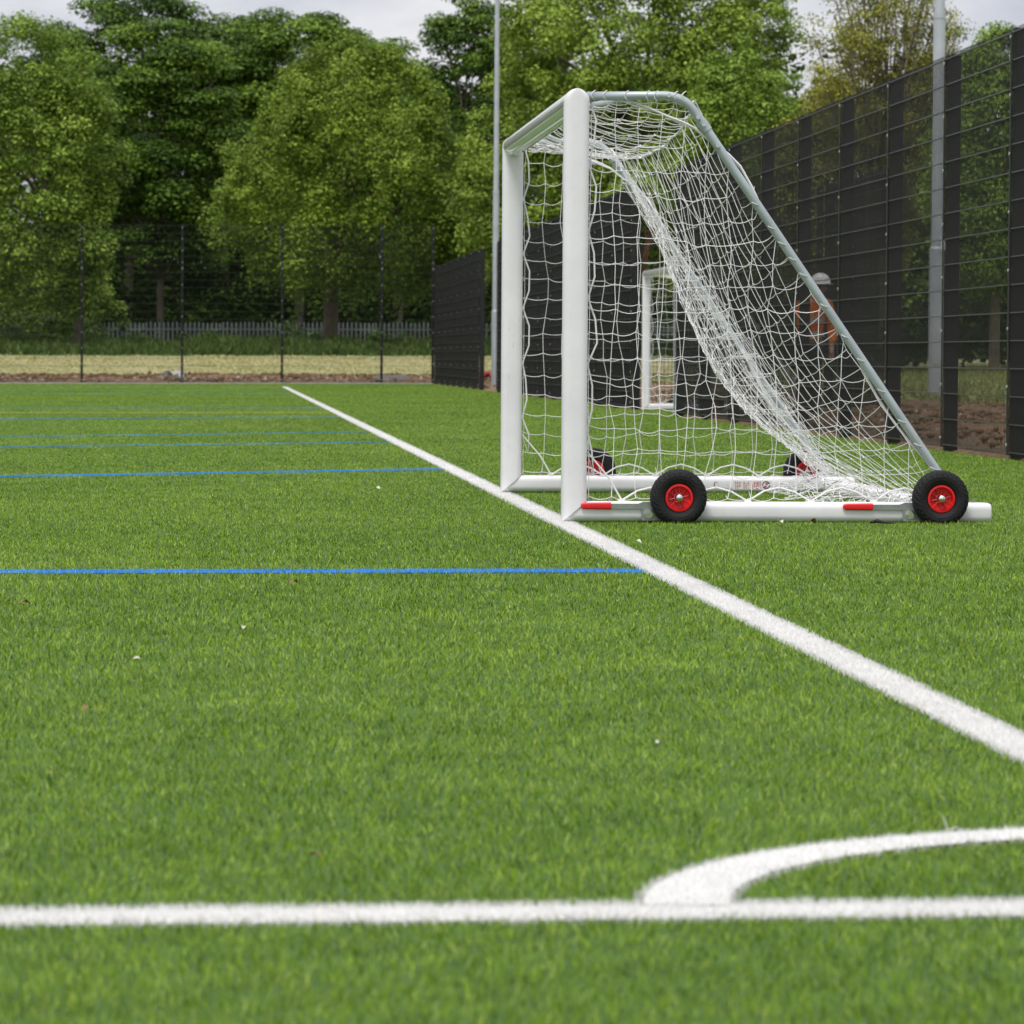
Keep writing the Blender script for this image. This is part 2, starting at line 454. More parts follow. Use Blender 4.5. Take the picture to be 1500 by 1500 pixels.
def make_goal():
    g = empty('football_goal', (GX, GY, float(zp(GX, GY))))
    PW, PD = .105, .112          # seen from the side, and across
    for y in (0, GW):
        p = MB(); sg = 1 if y == 0 else -1
        prof = rrect(PW, PD, .034)
        zc = GH-PW/2; k = len(prof)
        V = [(a, y+b_, .004 + .088*(a+PW/2)/PW) for a, b_ in prof]
        zl = [.3, 1.0, zc] + [zc + PW/2*math.sin(R(t)) for t in (15, 30, 45, 58, 70, 80, 87)]
        for z in zl:
            f = 1 if z <= zc else math.sqrt(max(0, 1-((z-zc)/(PW/2))**2))
            V += [(a*f, y+b_, z) for a, b_ in prof]
        Fc = [tuple(range(k-1, -1, -1))] + [(j*k+i, j*k+(i+1) % k, (j+1)*k+(i+1) % k, (j+1)*k+i) for j in range(len(zl)) for i in range(k)]
        Fc.append(tuple(len(zl)*k+i for i in range(k)))
        p.add(V, Fc)
        p.build('post', M['white'], g, True)
    # crossbar: round bar with a net channel along its back
    c = MB()
    prof = []
    for i in range(90):
        a = 2*math.pi*i/90; rr = PW/2 - .0008
        if abs(a - R(325)) < R(11): rr = PW/2 - .012      # net channel
        if abs(a - R(222)) < R(16): rr = PW/2 - .0045     # shallow flute under the front
        if abs(a - R(262)) < R(9): rr = PW/2 - .003
        prof.append((rr*math.cos(a), rr*math.sin(a)))
    c.sweep(prof, (0, -PD/2+.02, GH-PW/2), (0, GW+PD/2-.02, GH-PW/2), (1, 0, 0), (0, 0, 1))
    c.build('crossbar', M['gloss'], g, True)
    BH, BW = .086, .10
    for y in (0, GW):
        b_ = MB(); prof = rrect(BW, BH, .030)
        # mitred to the post; rounded end at the back
        zc = .004+BH/2
        rings = [lambda a, q: (-PW/2 + PW*(q+BH/2)/BH, y + a, zc + q)]
        V = []
        for a, q in prof: V.append((-PW/2 + (PW+.0015)*(q+BH/2)/BH, y+a, zc+q))
        for xx, sc in ((GL-.035, 1), (GL-.016, .97), (GL-.005, .86), (GL, .62)):
            for a, q in prof: V.append((xx, y+a*sc, zc+q*sc))
        k = len(prof); Fc = [tuple(range(k-1, -1, -1))]
        for j in range(4):
            for i in range(k): Fc.append((j*k+i, j*k+(i+1) % k, (j+1)*k+(i+1) % k, (j+1)*k+i))
        Fc.append(tuple(4*k+i for i in range(k)))
        b_.add(V, Fc); base = b_.build('base_bar', M['white'], g, True)
        for x in (.06, .155, GL-.16, GL-.115, GL-.075):
            m = MB()
            m.tube([(x, y, .004+BH-.002), (x, y, .004+BH+.006)], .011, 6); m.tube([(x, y, .004+BH+.004), (x, y, .004+BH+.013)], .006, 8)
            m.build('bolt', M['steel'], base)
        if y > 0:   # information sticker on the face that looks across the goal
            s = MB(); yf = y-BW/2
            x0 = 1.145; s.box(x0, x0+.20, yf-.0006, yf+.003, .023, .070)
            for k, xx in enumerate(np.arange(.012, .125, .011)):
                if k in (3, 7): continue
                for j in range(5):
                    if random.random() < .85: s.box(x0+xx, x0+xx+.0065, yf-.0012, yf+.002, .028+j*.0075, .0325+j*.0075+random.uniform(-.001, .001), 1)
            for xx in (.128, .139):
                for j in range(6): s.box(x0+xx, x0+xx+.008, yf-.0012, yf+.002, .027+j*.0065, .0305+j*.0065, 1)
            cx, cz = x0+.174, .046
            s.lathe_y([(.0155, -.0013), (.0205, -.0013), (.0205, .002)], cx, yf, cz, 24, 2)
            s.box(cx-.003, cx+.003, yf-.0014, yf+.002, cz-.014, cz+.014, 1)
            s.add([(cx-.013, yf-.0016, cz-.010), (cx-.009, yf-.0016, cz-.014), (cx+.013, yf-.0016, cz+.010), (cx+.009, yf-.0016, cz+.014)], [(0, 1, 2, 3)], 2)
            s.tube([(x0-.085, yf-.0008, .048), (x0-.085, yf+.004, .048)], .014, 16, 2)
            s.tube([(x0-.082, yf-.0014, .048), (x0-.082, yf+.004, .048)], .0115, 16, 0)
            s.build('sticker', [M['sticker'], M['print'], M['printdk']], base)
    r_ = MB(); r_.sweep(rrect(.085, .075, .026), (GL-.135, BW/2, .044), (GL-.135, GW-BW/2, .044), (1, 0, 0), (0, 0, 1))
    r_.build('rear_bar', M['white'], g, True)
    for y in (0, GW):
        sg = 1 if y == 0 else -1
        t = MB(); t.tube(stanchion(y), RS, 16); stn = t.build('stanchion', M['tube'], g, 'all')
        b2 = MB(); b2.tube([(.05, y+sg*.90, 1.793), (.15, y+sg*.48, 1.797), (.25, y+sg*.02, 1.800)], .0165, 12)
        b2.build('corner_brace', M['tube'], g, 'all')
        for (x, z) in ((.39, 1.806), (.515, 1.715), (.54, 1.685), (.60, 1.597)):
            m = MB(); m.tube([(x, y-RS-.007, z), (x, y+RS+.007, z)], .009, 10); m.build('bolt', M['bolt'], stn)
        m = MB(); m.tube([(st_x(1.70), y, 1.70), (st_x(1.66), y, 1.66)], RS+.004, 14)
        m.build('clamp', M['tube'], stn)
    # ---- wheels and levers
    for y, sg in ((0, -1), (GW, 1)):
        for wx_ in (.434, 1.550):
            yc = y + sg*.108; zc = .110; Rw = .121
            hw = .041
            rim = MB()
            d = [(.060, -hw*.55), (.058, -hw*.75), (.050, -hw*.78), (.048, -hw*.62), (.046, -hw*.15), (.020, -hw*.05), (.020, hw*.05), (.046, hw*.15), (.048, hw*.62), (.050, hw*.78), (.058, hw*.75), (.060, hw*.55)]
            rim.lathe_y(d, wx_, yc, zc, 40)
            for k in range(10):
                a = 2*math.pi*k/10+.2; ca, sa = math.cos(a), math.sin(a)
                for q in (-1, 1):
                    p0 = Vector((wx_+.014*ca, yc+q*hw*.30, zc+.014*sa)); p1 = Vector((wx_+.047*ca, yc+q*hw*.30, zc+.047*sa))
                    rim.tube([p0, p1], .0028, 6)
                    rim.tube([p0 - Vector((0, q*.008, 0)), p1 - Vector((0, q*.008, 0))], .0026, 6)
            rim.lathe_y([(.018, -hw*.6), (.018, hw*.6)], wx_, yc, zc, 24)
            ro = rim.build('wheel', M['red'], g, True)
            ty = MB()
            prof = [(.0585, -hw*.62), (.066, -hw*.86), (.080, -hw*1.0), (.095, -hw*1.02), (.106, -hw*.95), (.113, -hw*.80), (.118, -hw*.55), (.1205, -hw*.25), (.121, 0),
                    (.1205, hw*.25), (.118, hw*.55), (.113, hw*.80), (.106, hw*.95), (.095, hw*1.02), (.080, hw*1.0), (.066, hw*.86), (.0585, hw*.62)]
            def tread(j, k):
                if 4 <= j <= 12:
                    ph = (k + (j % 3)*2) % 6
                    return 0 if ph < 4 else -.0062
                if j in (3, 13): return 0 if k % 6 < 4 else -.003
                return 0
            ty.lathe_y(prof, wx_, yc, zc, 168, 0, tread)
            ty.build('tyre', M['rubber'], ro)
            for q in (-1, 1):
                hb = MB(); hb.lathe_y([(.0185, q*hw*.55), (.0180, q*hw*.95), (.0150, q*hw*1.15), (.009, q*hw*1.25), (.0001, q*hw*1.28)], wx_, yc, zc, 24)
                hb.build('hub_cap', M['chrome'], ro, 'all')
            # lever: flat steel bar with bracket plate, pivot nut and red dipped grip
            lv = MB(); y1 = y + sg*(BW/2+.0025); y2 = y1 + sg*.008; ya, yb = min(y1, y2), max(y1, y2)
            xo = wx_-.434
            pts = [(.145, .060), (.145, .082), (.268, .082), (.292, .0905), (.43, .0905), (.43, .058), (.292, .058), (.27, .060)]
            lv.add([(xo+a, ya, b_) for a, b_ in pts]+[(xo+a, yb, b_) for a, b_ in pts],
                   [tuple(range(8))[::-1], tuple(range(8, 16))]+[(i, (i+1) % 8, 8+(i+1) % 8, 8+i) for i in range(8)])
            lv.box(xo+.283, xo+.39, ya-.001, yb+.001, .016, .0575)
            lv.box(xo+.283, xo+.39, ya-.012 if sg < 0 else ya, yb if sg < 0 else yb+.012, .012, .0158)
            lv.tube([(wx_, y1, zc), (wx_, yc, zc)], .010, 12)
            lo = lv.build('lever', M['steel'], g)
            gp = MB(); yg = (ya+yb)/2
            prof = rrect(.030, .018, .0085)
            V = []; xsq = [(.026, .30), (.028, .62), (.034, .82), (.044, .92), (.153, 1.02), (.154, .92)]
            for xx, sc in xsq:
                for a, b_ in prof: V.append((xo+xx, yg+b_*sc, .072+a*sc))
            k = len(prof)
            Fc = [(j*k+i, j*k+(i+1) % k, (j+1)*k+(i+1) % k, (j+1)*k+i) for j in range(len(xsq)-1) for i in range(k)]
            Fc += [tuple(range(k-1, -1, -1)), tuple((len(xsq)-1)*k+i for i in range(k))]
            gp.add(V, Fc); gp.build('grip', M['red'], lo, True)
            bt = MB(); ye = y2 + sg*.001
            bt.tube([(xo+.312, ye, .040), (xo+.312, ye+sg*.003, .040)], .021, 18)
            bt.tube([(xo+.312, ye, .040), (xo+.312, ye+sg*.013, .040)], .0165, 6)
            bt.tube([(xo+.312, ye, .040), (xo+.312, ye+sg*.019, .040)], .008, 12)
            bt.build('bolt', M['chrome'], lo, True)
    # ---- net
    TW = .0018
    rs = random.Random(3)
    def strand(mb, P, r=TW): mb.tube(P, r, 4, 0, False)
    def lace(mb, nodes, sagv, k=4):
        """polyline through nodes, each span drooping a little"""
        P = []
        for a, b_ in zip(nodes[:-1], nodes[1:]):
            a, b_ = Vector(a), Vector(b_); L = (b_-a).length
            s = sagv*rs.uniform(.2, 1.6)
            for i in range(k):
                t = i/k; q = a.lerp(b_, t); q.z -= s*4*t*(1-t); P.append(q)
        P.append(Vector(nodes[-1])); strand(mb, P)
    def knot(mb, p, r=.0032):
        p = Vector(p); mb.tube([p-Vector((0, 0, r)), p, p+Vector((0, 0, r))], [r*.6, r, r*.6], 5)
    ph = [rs.uniform(0, 6.28) for _ in range(12)]
    def wob(a, b_, s):
        return (math.sin(a*7.1+b_*3.3+ph[s]) + math.sin(a*3.7-b_*8.9+ph[s+1]) + .6*math.sin(a*13+b_*11+ph[s+2]))/2.6
    for y, sg in ((0, 1), (GW, -1)):
        mb = MB(); si = 0 if y == 0 else 3
        xs_ = [.062 + .098*i for i in range(17)]
        ztop = lambda x: rope_top(x) if x < .78 else 1.745-(x-.498)*(1.745-.22)/(1.556-.498)
        nodes = {}
        for i, x in enumerate(xs_):
            zt = ztop(x)
            j = 0
            while True:
                z = .115 + .099*j
                if z > zt - .045: break
                e_ = min(1, (zt-z)/.3, (z-.05)/.2, (x-.04)/.15); e_ = max(.15, e_)
                dx = (.026*wob(x, z, si) + rs.gauss(0, .006))*e_ + .05*e_*max(0, math.sin(math.pi*min(1, x/1.2)))*(1-z/1.8)*.6
                dz = (.020*wob(z+2, x, si+3) + rs.gauss(0, .005))*e_ - .012*math.sin(math.pi*min(1, x/1.1))
                dy = sg*(.035*e_*(1+wob(x, z, si+6)))
                nodes[i, j] = (x+dx, y+dy, z+dz); j += 1
        for i, x in enumerate(xs_):      # uprights
            L = [nodes[i, j] for j in range(30) if (i, j) in nodes]
            if not L: continue
            zb = .094 + .04*abs(math.sin(math.pi*(x-.062)/.27))
            L = [(x, y+sg*.01, zb)] + L + [(min(x+.012, 1.6), y+sg*.004, ztop(x)-.004)]
            lace(mb, L, .0, 3)
        jm = max(j for _, j in nodes)
        for j in range(jm+1):            # rows
            L = [nodes[i, j] for i in range(20) if (i, j) in nodes]
            z = .115+.099*j
            if z < 1.40: L = L + [(st_x(z+.02)-RS*.8, y+sg*.015, z+.02)]
            if z < 1.72: L = [(.056, y+sg*.012, z+rs.uniform(-.02, .02))] + L
            if len(L) > 1: lace(mb, L, .011, 4)
        for p in nodes.values(): knot(mb, p)
        # loops round the stanchion where the rows are tied
        z = .24
        while z < 1.40:
            x = st_x(z); rr = RS+.003; off = rs.uniform(0, .012)
            P = [(x+rr*math.cos(a)*1.05+(.25*off if math.cos(a) > .5 else 0), y+rr*math.sin(a), z-.35*rr*math.cos(a)+.008*math.sin(a)) for a in np.linspace(0, 2*math.pi, 12)]
            strand(mb, P)
            z += rs.choice([.066, .10, .10, .13])
        # loops round the top tube
        for x in (.07, .12, .21, .30, .335, .42, .455):
            P = [(x+.01*math.cos(a*2), y+(RS+.003)*math.sin(a), 1.804+(RS+.003)*math.cos(a)) for a in np.linspace(0, 2*math.pi, 10)]
            strand(mb, P); strand(mb, [(x, y, 1.785), (x+.01, y+sg*.006, (1.785+rope_top(x))/2), (x+.004, y+sg*.01, rope_top(x))])
        mb.build('side_net', M['twine'], g)
        # edge cords
        rp = MB()
        P = []; z = 1.79
        while z > .12:
            P += [(.056, y+sg*.012, z), (.070+.024*rs.random(), y+sg*.014, z-.09), (.074+.030*rs.random(), y+sg*.014, z-.19)]; z -= .28
        P += [(.056, y+sg*.012, .30), (.15, y+sg*.02, .19), (.205, y+sg*.02, .096)]
        rp.tube(P, .0042, 6); rp.build('net_cord', M['twine'], g, True); rp = MB()
        P = [(.205, y+sg*.02, .092)]; x = .205
        while x < 1.45:
            P += [(x+.07, y+sg*.02, .135), (x+.135, y+sg*.022, .150), (x+.20, y+sg*.02, .132), (x+.27, y+sg*.02, .092)]; x += .27
        rp.tube(P, .0045, 6); rp.build('net_cord', M['twine'], g, True); rp = MB()
        P = [(x, y+sg*.010, rope_top(x)+.004*math.sin(30*x)) for x in np.linspace(.05, .80, 16)]
        rp.tube(P, .0050, 6)
        P = [(x+.004, y+sg*.016, rope_top(x)-.007+.003*math.sin(41*x)) for x in np.linspace(.05, .80, 16)]
        rp.tube(P, .0040, 6); rp.build('net_cord', M['twine'], g, True); rp = MB()
        P = [(st_x(z)+.004-.045*math.sin(math.pi*(z-.2)/.55 if .2 < z < .75 else 0), y+sg*.02, z) for z in np.linspace(.75, .2, 9)]
        rp.tube(P, .0055, 6)
        rp.build('net_cord', M['twine'], g, True)
        z = 1.79
        while z > .12:
            cl = MB(); cl.box(.052, .062, y+sg*.012-.006, y+sg*.012+.006, z-.008, z+.008); cl.build('net_clip', M['white'], g); z -= .28
        x = .205
        while x < 1.5:
            cl = MB(); cl.box(x-.014, x+.014, y+sg*.02-.012, y+sg*.02+.012, .088, .099); cl.build('net_clip', M['white'], g); x += .27
    # roof net
    mb = MB(); ny = 37; nx = 5
    def roof(i, t):
        u = i/nx; s4 = 4*t*(1-t)
        x = .060 + u*(.440) + .02*s4*u
        zf = 1.775; zr = 1.775 - .115*s4**.7
        z = zf*(1-u) + zr*u - .035*s4*math.sin(math.pi*u)
        return Vector((x + .010*wob(u*2, t*9, 0), t*GW, z + .010*wob(t*12, u*3, 3)))
    for i in range(nx+1):
        lace(mb, [roof(i, k/ny) + Vector((rs.gauss(0, .004), 0, rs.gauss(0, .004))) for k in range(ny+1)], .004, 2)
    for k in range(ny+1):
        lace(mb, [roof(i, k/ny) for i in range(nx+1)], .008, 3)
    # a bunched fold of spare net along the far roof tube
    for k in range(10):
        lace(mb, [(.07+.06*i, GW-.06-rs.random()*.20, 1.765-.02*rs.random()-.004*i) for i in range(8)], .006, 2)
    mb.build('roof_net', M['twine'], g)
    # back net: slack, bellying into the goal and heaped along the rear bar
    mb = MB(); nr = 21
    top = Vector((.50, 0, 1.775)); L0 = Vector((1.60, 0, .10))
    nrm = Vector((-.84, 0, -.54))
    def back(j, t):
        s4 = max(0., 4*t*(1-t)); u = j/nr
        p = Vector((top.x + .02*s4, t*GW, 1.775 - .115*s4**.7)).lerp(Vector((1.575, t*GW, .10)), u)
        belly = .235*s4**.46*math.sin(math.pi*u**1.35)**1.1 + .012*wob(u*6, t*8, 6)
        p += nrm*belly
        p.z -= .05*s4*math.sin(math.pi*u)
        p.x += .012*wob(t*15, u*9, 0)
        if p.z < .03: p.z = .03 + .02*abs(wob(t*9, u*7, 3))
        return p
    rows = []
    for j in range(nr+1):
        rows.append([back(j, k/ny) + Vector((rs.gauss(0, .0026), rs.gauss(0, .006), rs.gauss(0, .0026))) for k in range(ny+1)])
    for j in range(1, 6):
        rows.append([Vector((1.575-.055*j+.045*wob(k*.3, j*2, 0)+rs.gauss(0, .012), k/ny*GW, max(.022, .105-.016*j+.03*wob(k*.5, j, 3)+rs.gauss(0, .008)))) for k in range(ny+1)])
    for j, rw in enumerate(rows):
        lace(mb, rw, .007 if j else .003, 3)
    for k in range(ny+1):
        lace(mb, [rw[k] for rw in rows], .002, 2)
    for rw in rows[::1]:
        for p in rw[::1]: knot(mb, p, .0027)
    # slack folds of net gathered along the far stanchion
    fold = []
    for k in range(13):
        o1 = rs.uniform(-.055, .085); o2 = GW - rs.uniform(.03, .22)
        fold.append([(st_x(z) - o1*(.25+.75*math.sin(math.pi*min(1, (1.75-z)/1.75)**1.25)) + .012*math.sin(9*z+k), o2, z - .03*k/11) for z in np.linspace(1.62, .14, 16)])
    for P in fold: lace(mb, P, .002, 2)
    for i in range(16):
        lace(mb, [P[i] for P in fold], .006, 2)
    mb.build('back_net', M['twine'], g)
    rp = MB()
    rp.tube([roof(nx, k/24) for k in range(25)], .0048, 6); rp.build('net_cord', M['twine'], g, True); rp = MB()
    rp.tube([Vector((1.56+.03*math.sin(k*.9), k/40*GW, .085+.012*math.sin(k*1.7))) for k in range(41)], .005, 6)
    rp.build('net_cord', M['twine'], g, True)
    return g
goal = make_goal()
tag(goal, 'white wheeled football goal with sagging white net standing beside the touchline', 'football goal', 'football goals')
goal2 = copy_tree(goal)
goal2.location = (5.55, 48.15, float(zp(5.6, 50)))
tag(goal2, 'far white goal parked in a gap of the black fence, seen through the near net', 'football goal', 'football goals')

# ------------------------------------------------------------------ mesh fences
def panel_mb(L, H, z0=.03):
    m = MB(); r = .0025; nw = int(round(L/.05))
    for i in range(nw+1):
        x = min(L-.003, max(.003, i*L/nw)); m.box(x-r, x+r, -r, r, z0, z0+H)
    k = int(round(H/.2)); rh = .0032
    for j in range(k+1):
        z = z0+.02 + j*(H-.05)/k
        for yy in (-r-rh, r+rh): m.box(0, L, yy-rh, yy+rh, z-rh, z+rh, 1)
    return m
def post_mb(H, joint=None):
    m = MB()
    m.box(-.03, .03, .010, .110, -.05, H+.03)                     # post stands behind the mesh
    m.box(-.02, .02, -.0155, -.0085, .03, H, 0)                   # clamp bar in front
    z = .1
    zz = [.10 + .4*i for i in range(int((H-.05)/.4)+1)]
    if joint: zz = [q for q in zz if q < joint-.05] + [joint-.07, joint+.07] + [joint+.36, joint+.66, joint+.95]
    for q in zz:
        m.tube([(0, -.010, q), (0, -.022, q)], .012, 8, 1)
    return m
PM = {}
def fence(label, A, B, H, bays, joint=None, post_ends=(True, True), group=None, flip=False):
    """run from A to B (XY). The field lies on the right of A->B unless flipped."""
    A = Vector((*A, 0)); B = Vector((*B, 0)); d = B-A; L = d.length/bays
    ang = math.atan2(d.y, d.x)
    f = empty('mesh_fence', (A.x, A.y, 0), ang)
    tag(f, label, 'fence', group)
    key = (round(L, 3), H)
    if key not in PM:
        PM[key] = (panel_mb(L, H), post_mb(H, joint))
    pm, qm = PM[key]
    first = fp = None
    for i in range(bays):
        p = A.lerp(B, (i+.5)/bays); z = float(zp(p.x, min(p.y, 100)))
        if not first: first = o = pm.build('mesh_panel', [M['wire'], M['rod_skylit']], f)
        else: o = first.copy(); col.objects.link(o); o.parent = f
        o.location = (i*L, 0, z)
    for i in range(bays+1):
        if (i == 0 and not post_ends[0]) or (i == bays and not post_ends[1]): continue
        p = A.lerp(B, i/bays); z = float(zp(p.x, min(p.y, 100)))
        if not fp: fp = o = qm.build('post', [M['black'], M['bolt']], f)
        else: o = fp.copy(); col.objects.link(o); o.parent = f
        o.location = (i*L, 0, z)
        if flip: o.rotation_euler = (0, 0, math.pi)
    return f
B0 = 2.52
Y47 = 27.0734 + 8*B0 - .03
YN = Y47 - 15*B0
GF = 'black mesh fences round the pitch'
# side runs: going away from the camera (+Y) the posts (local +y) would face -X, so run them towards the camera
fence('nearest run of tall black mesh fence beside the pitch, right of the near goal', (XF, Y47), (XF, YN), 2.93, 15, group=GF)
fence('run of black mesh fence between the two gaps, behind the goal posts', (XF, 78.0), (XF, 52.27), 2.93, 10, group=GF)
fence('short far run of black mesh fence that meets the rear fence at the corner', (XF, 100.9), (XF, 83.4), 2.93, 7, group=GF)
# recess for the far goal
fence('black mesh fence closing the far end of the goal recess', (XF+.13, 52.27), (XF+2.5, 52.27), 2.93, 1, post_ends=(False, True), group=GF)
fence('black mesh fence along the back of the goal recess', (XF+2.56, 52.2), (XF+2.56, Y47+.1), 2.93, 2, group=GF)
fence('black mesh fence closing the near end of the goal recess', (XF+.13, Y47), (XF+2.5, Y47), 2.93, 1, post_ends=(False, False), group=GF)
# the rear fence
fence('tall black mesh fence across the far end of the pitch in front of the wood', (5.372-1.30-2.525*11, YR), (5.372-1.30, YR), 4.0, 11, joint=3.0, group=GF)
fence('narrow end bay of the far black mesh fence at the pitch corner', (5.372-1.30+.031, YR), (5.372, YR), 4.0, 1, joint=3.0, post_ends=(False, True), group=GF)
fence('far black mesh fence continuing beyond the corner, seen through the gap', (5.372+.031, YR), (5.372+7.6, YR), 3.0, 3, post_ends=(False, True), group=GF)

# ------------------------------------------------------------------ lamp columns
def lamp(X, Yy, scale, label):
    z = float(hz(X, Yy)) - .05
    o = empty('lamp_column', (X, Yy, z))
    m = MB(); m.tube([(0, 0, -.2), (0, 0, 1.74*scale)], .085*scale, 24); m.tube([(0, 0, 1.74*scale), (0, 0, 1.76*scale)], [.085*scale, .071*scale], 24)
    b = m.build('base_sleeve', M['lamp'], o, True)
    d = MB(); d.box(-.05*scale, .05*scale, -.090*scale, -.06*scale, .5, 1.2); d.build('door', M['lamp'], b)
    m = MB(); m.tube([(0, 0, 1.7*scale), (0, 0, 4.38*scale)], [.070*scale, .068*scale], 24)
    m.tube([(0, 0, 4.35*scale), (0, 0, 4.42*scale)], .073*scale, 24)
    m.tube([(0, 0, 4.38*scale), (0, 0, 12)], [.060*scale, .04*scale], 24)
    m.build('pole', M['lamp'], o, True)
    m = MB(); m.box(-.75, .75, -.05, .05, 11.9, 12.0)
    m.build('crossarm', M['lamp'], o)
    for s in (-1, 1):
        m = MB(); m.box(s*.5-.2, s*.5+.2, -.30, -.06, 11.75, 11.98); m.build('lamp_head', M['lamp'], o)
    if scale > 1:
        m = MB(); m.box(.03, .13, -.16, -.085, 2.03, 2.16); m.build('junction_box', M['white'], o)
    o['label'] = label; o['category'] = 'lamp post'; o['group'] = 'grey lamp columns outside the fence'
    return o
lamp(9.60, 53.0, 1.18, 'wide grey lamp column rising behind the nearest run of mesh fence')
lamp(5.92, 85.9, .97, 'thin grey lamp column just behind the far goal post, in the fence gap')

# ------------------------------------------------------------------ palisade fence
pal = empty('palisade_fence', (0, 142, 0))
tag(pal, 'grey steel palisade fence with pointed pales under the trees', 'fence')
def pal_panel():
    m = MB()
    for i in range(17):
        x = .08 + i*.155; w_ = .034; tp = 1.55 + random.uniform(-.02, .02)
        m.add([(x-w_, 0, .05), (x, -.02, .05), (x+w_, 0, .05), (x-w_, 0, tp-.07), (x, -.02, tp), (x+w_, 0, tp-.07)],
              [(0, 1, 4, 3), (1, 2, 5, 4)])
    for z in (.35, 1.25): m.box(0, 2.72, .004, .05, z, z+.05)
    m.box(2.66, 2.72, .052, .11, 0, 1.5)
    return m
pp = None
for k in range(-8, 9):
    x = 2.72*k
    if not pp: pp = o = pal_panel().build('fence_panel', M['pale'], pal)
    else: o = pp.copy(); col.objects.link(o); o.parent = pal
    o.location = (x, 0, float(hz(x, 142)))

# ------------------------------------------------------------------ trees
L_OLIVE = leaf_mat('leaf_olive', [(0, (.085, .135, .016)), (.5, (.200, .322, .036)), (1, (.40, .53, .090))], trans=.22)
L_DARK = leaf_mat('leaf_dark', [(0, (.030, .066, .008)), (.5, (.090, .172, .015)), (1, (.235, .360, .038))], trans=.22)
L_HORN = leaf_mat('leaf_hornbeam', [(0, (.095, .140, .016)), (.5, (.205, .318, .030)), (1, (.37, .47, .065))], trans=.22)
L_LIGHT = leaf_mat('leaf_light', [(0, (.095, .145, .018)), (.5, (.235, .350, .036)), (1, (.44, .56, .100))], trans=.22)
L_RUST = leaf_mat('leaf_bronze', [(0, (.140, .130, .018)), (.5, (.265, .295, .038)), (1, (.50, .48, .085))], trans=.22)
L_SHADED = leaf_mat('leaf_shaded_undergrowth', [(0, (.010, .020, .005)), (.6, (.026, .048, .008)), (1, (.075, .115, .020))], trans=.1, rough=.9, spec=.03)  # near-black leaf tones put the deep shade of the wood into the colour

def leaf_cloud(C, rad, cnt, size, g, flat=.7, up=.6, aspect=.7, shade_c=None):
    """leaves scattered through clumps. C (k,3) centres, rad (k,), cnt per clump."""
    k = len(C); idx = np.repeat(np.arange(k), cnt)
    n = len(idx)
    d = g.standard_normal((n, 3)); d /= np.linalg.norm(d, axis=1)[:, None]
    d[:, 2] = np.where(d[:, 2] < 0, d[:, 2]*np.where(g.random(n) < .55, -1, 1), d[:, 2])
    rr = rad[idx] * g.random(n)**.42
    P = C[idx] + d*rr[:, None]*np.array([1, 1, flat])
    nrm = d*.80 + g.standard_normal((n, 3))*.55 + np.array([0, 0, up*1.2])
    nrm /= np.linalg.norm(nrm, axis=1)[:, None]
    a = np.cross(nrm, g.standard_normal((n, 3))); a /= np.linalg.norm(a, axis=1)[:, None]
    b_ = np.cross(nrm, a)
    s = size*g.uniform(.55, 1.35, n)[:, None]
    V = np.stack([P-a*s, P-b_*s*aspect + nrm*s*.15, P+a*s, P+b_*s*aspect + nrm*s*.15], 1)
    F4 = np.arange(n*4).reshape(-1, 4)
    sh = .44 + .22*g.standard_normal(n) + (shade_c[idx] if shade_c is not None else 0)
    return V.reshape(-1, 3), F4, np.repeat(np.clip(sh, 0, 1), 4)

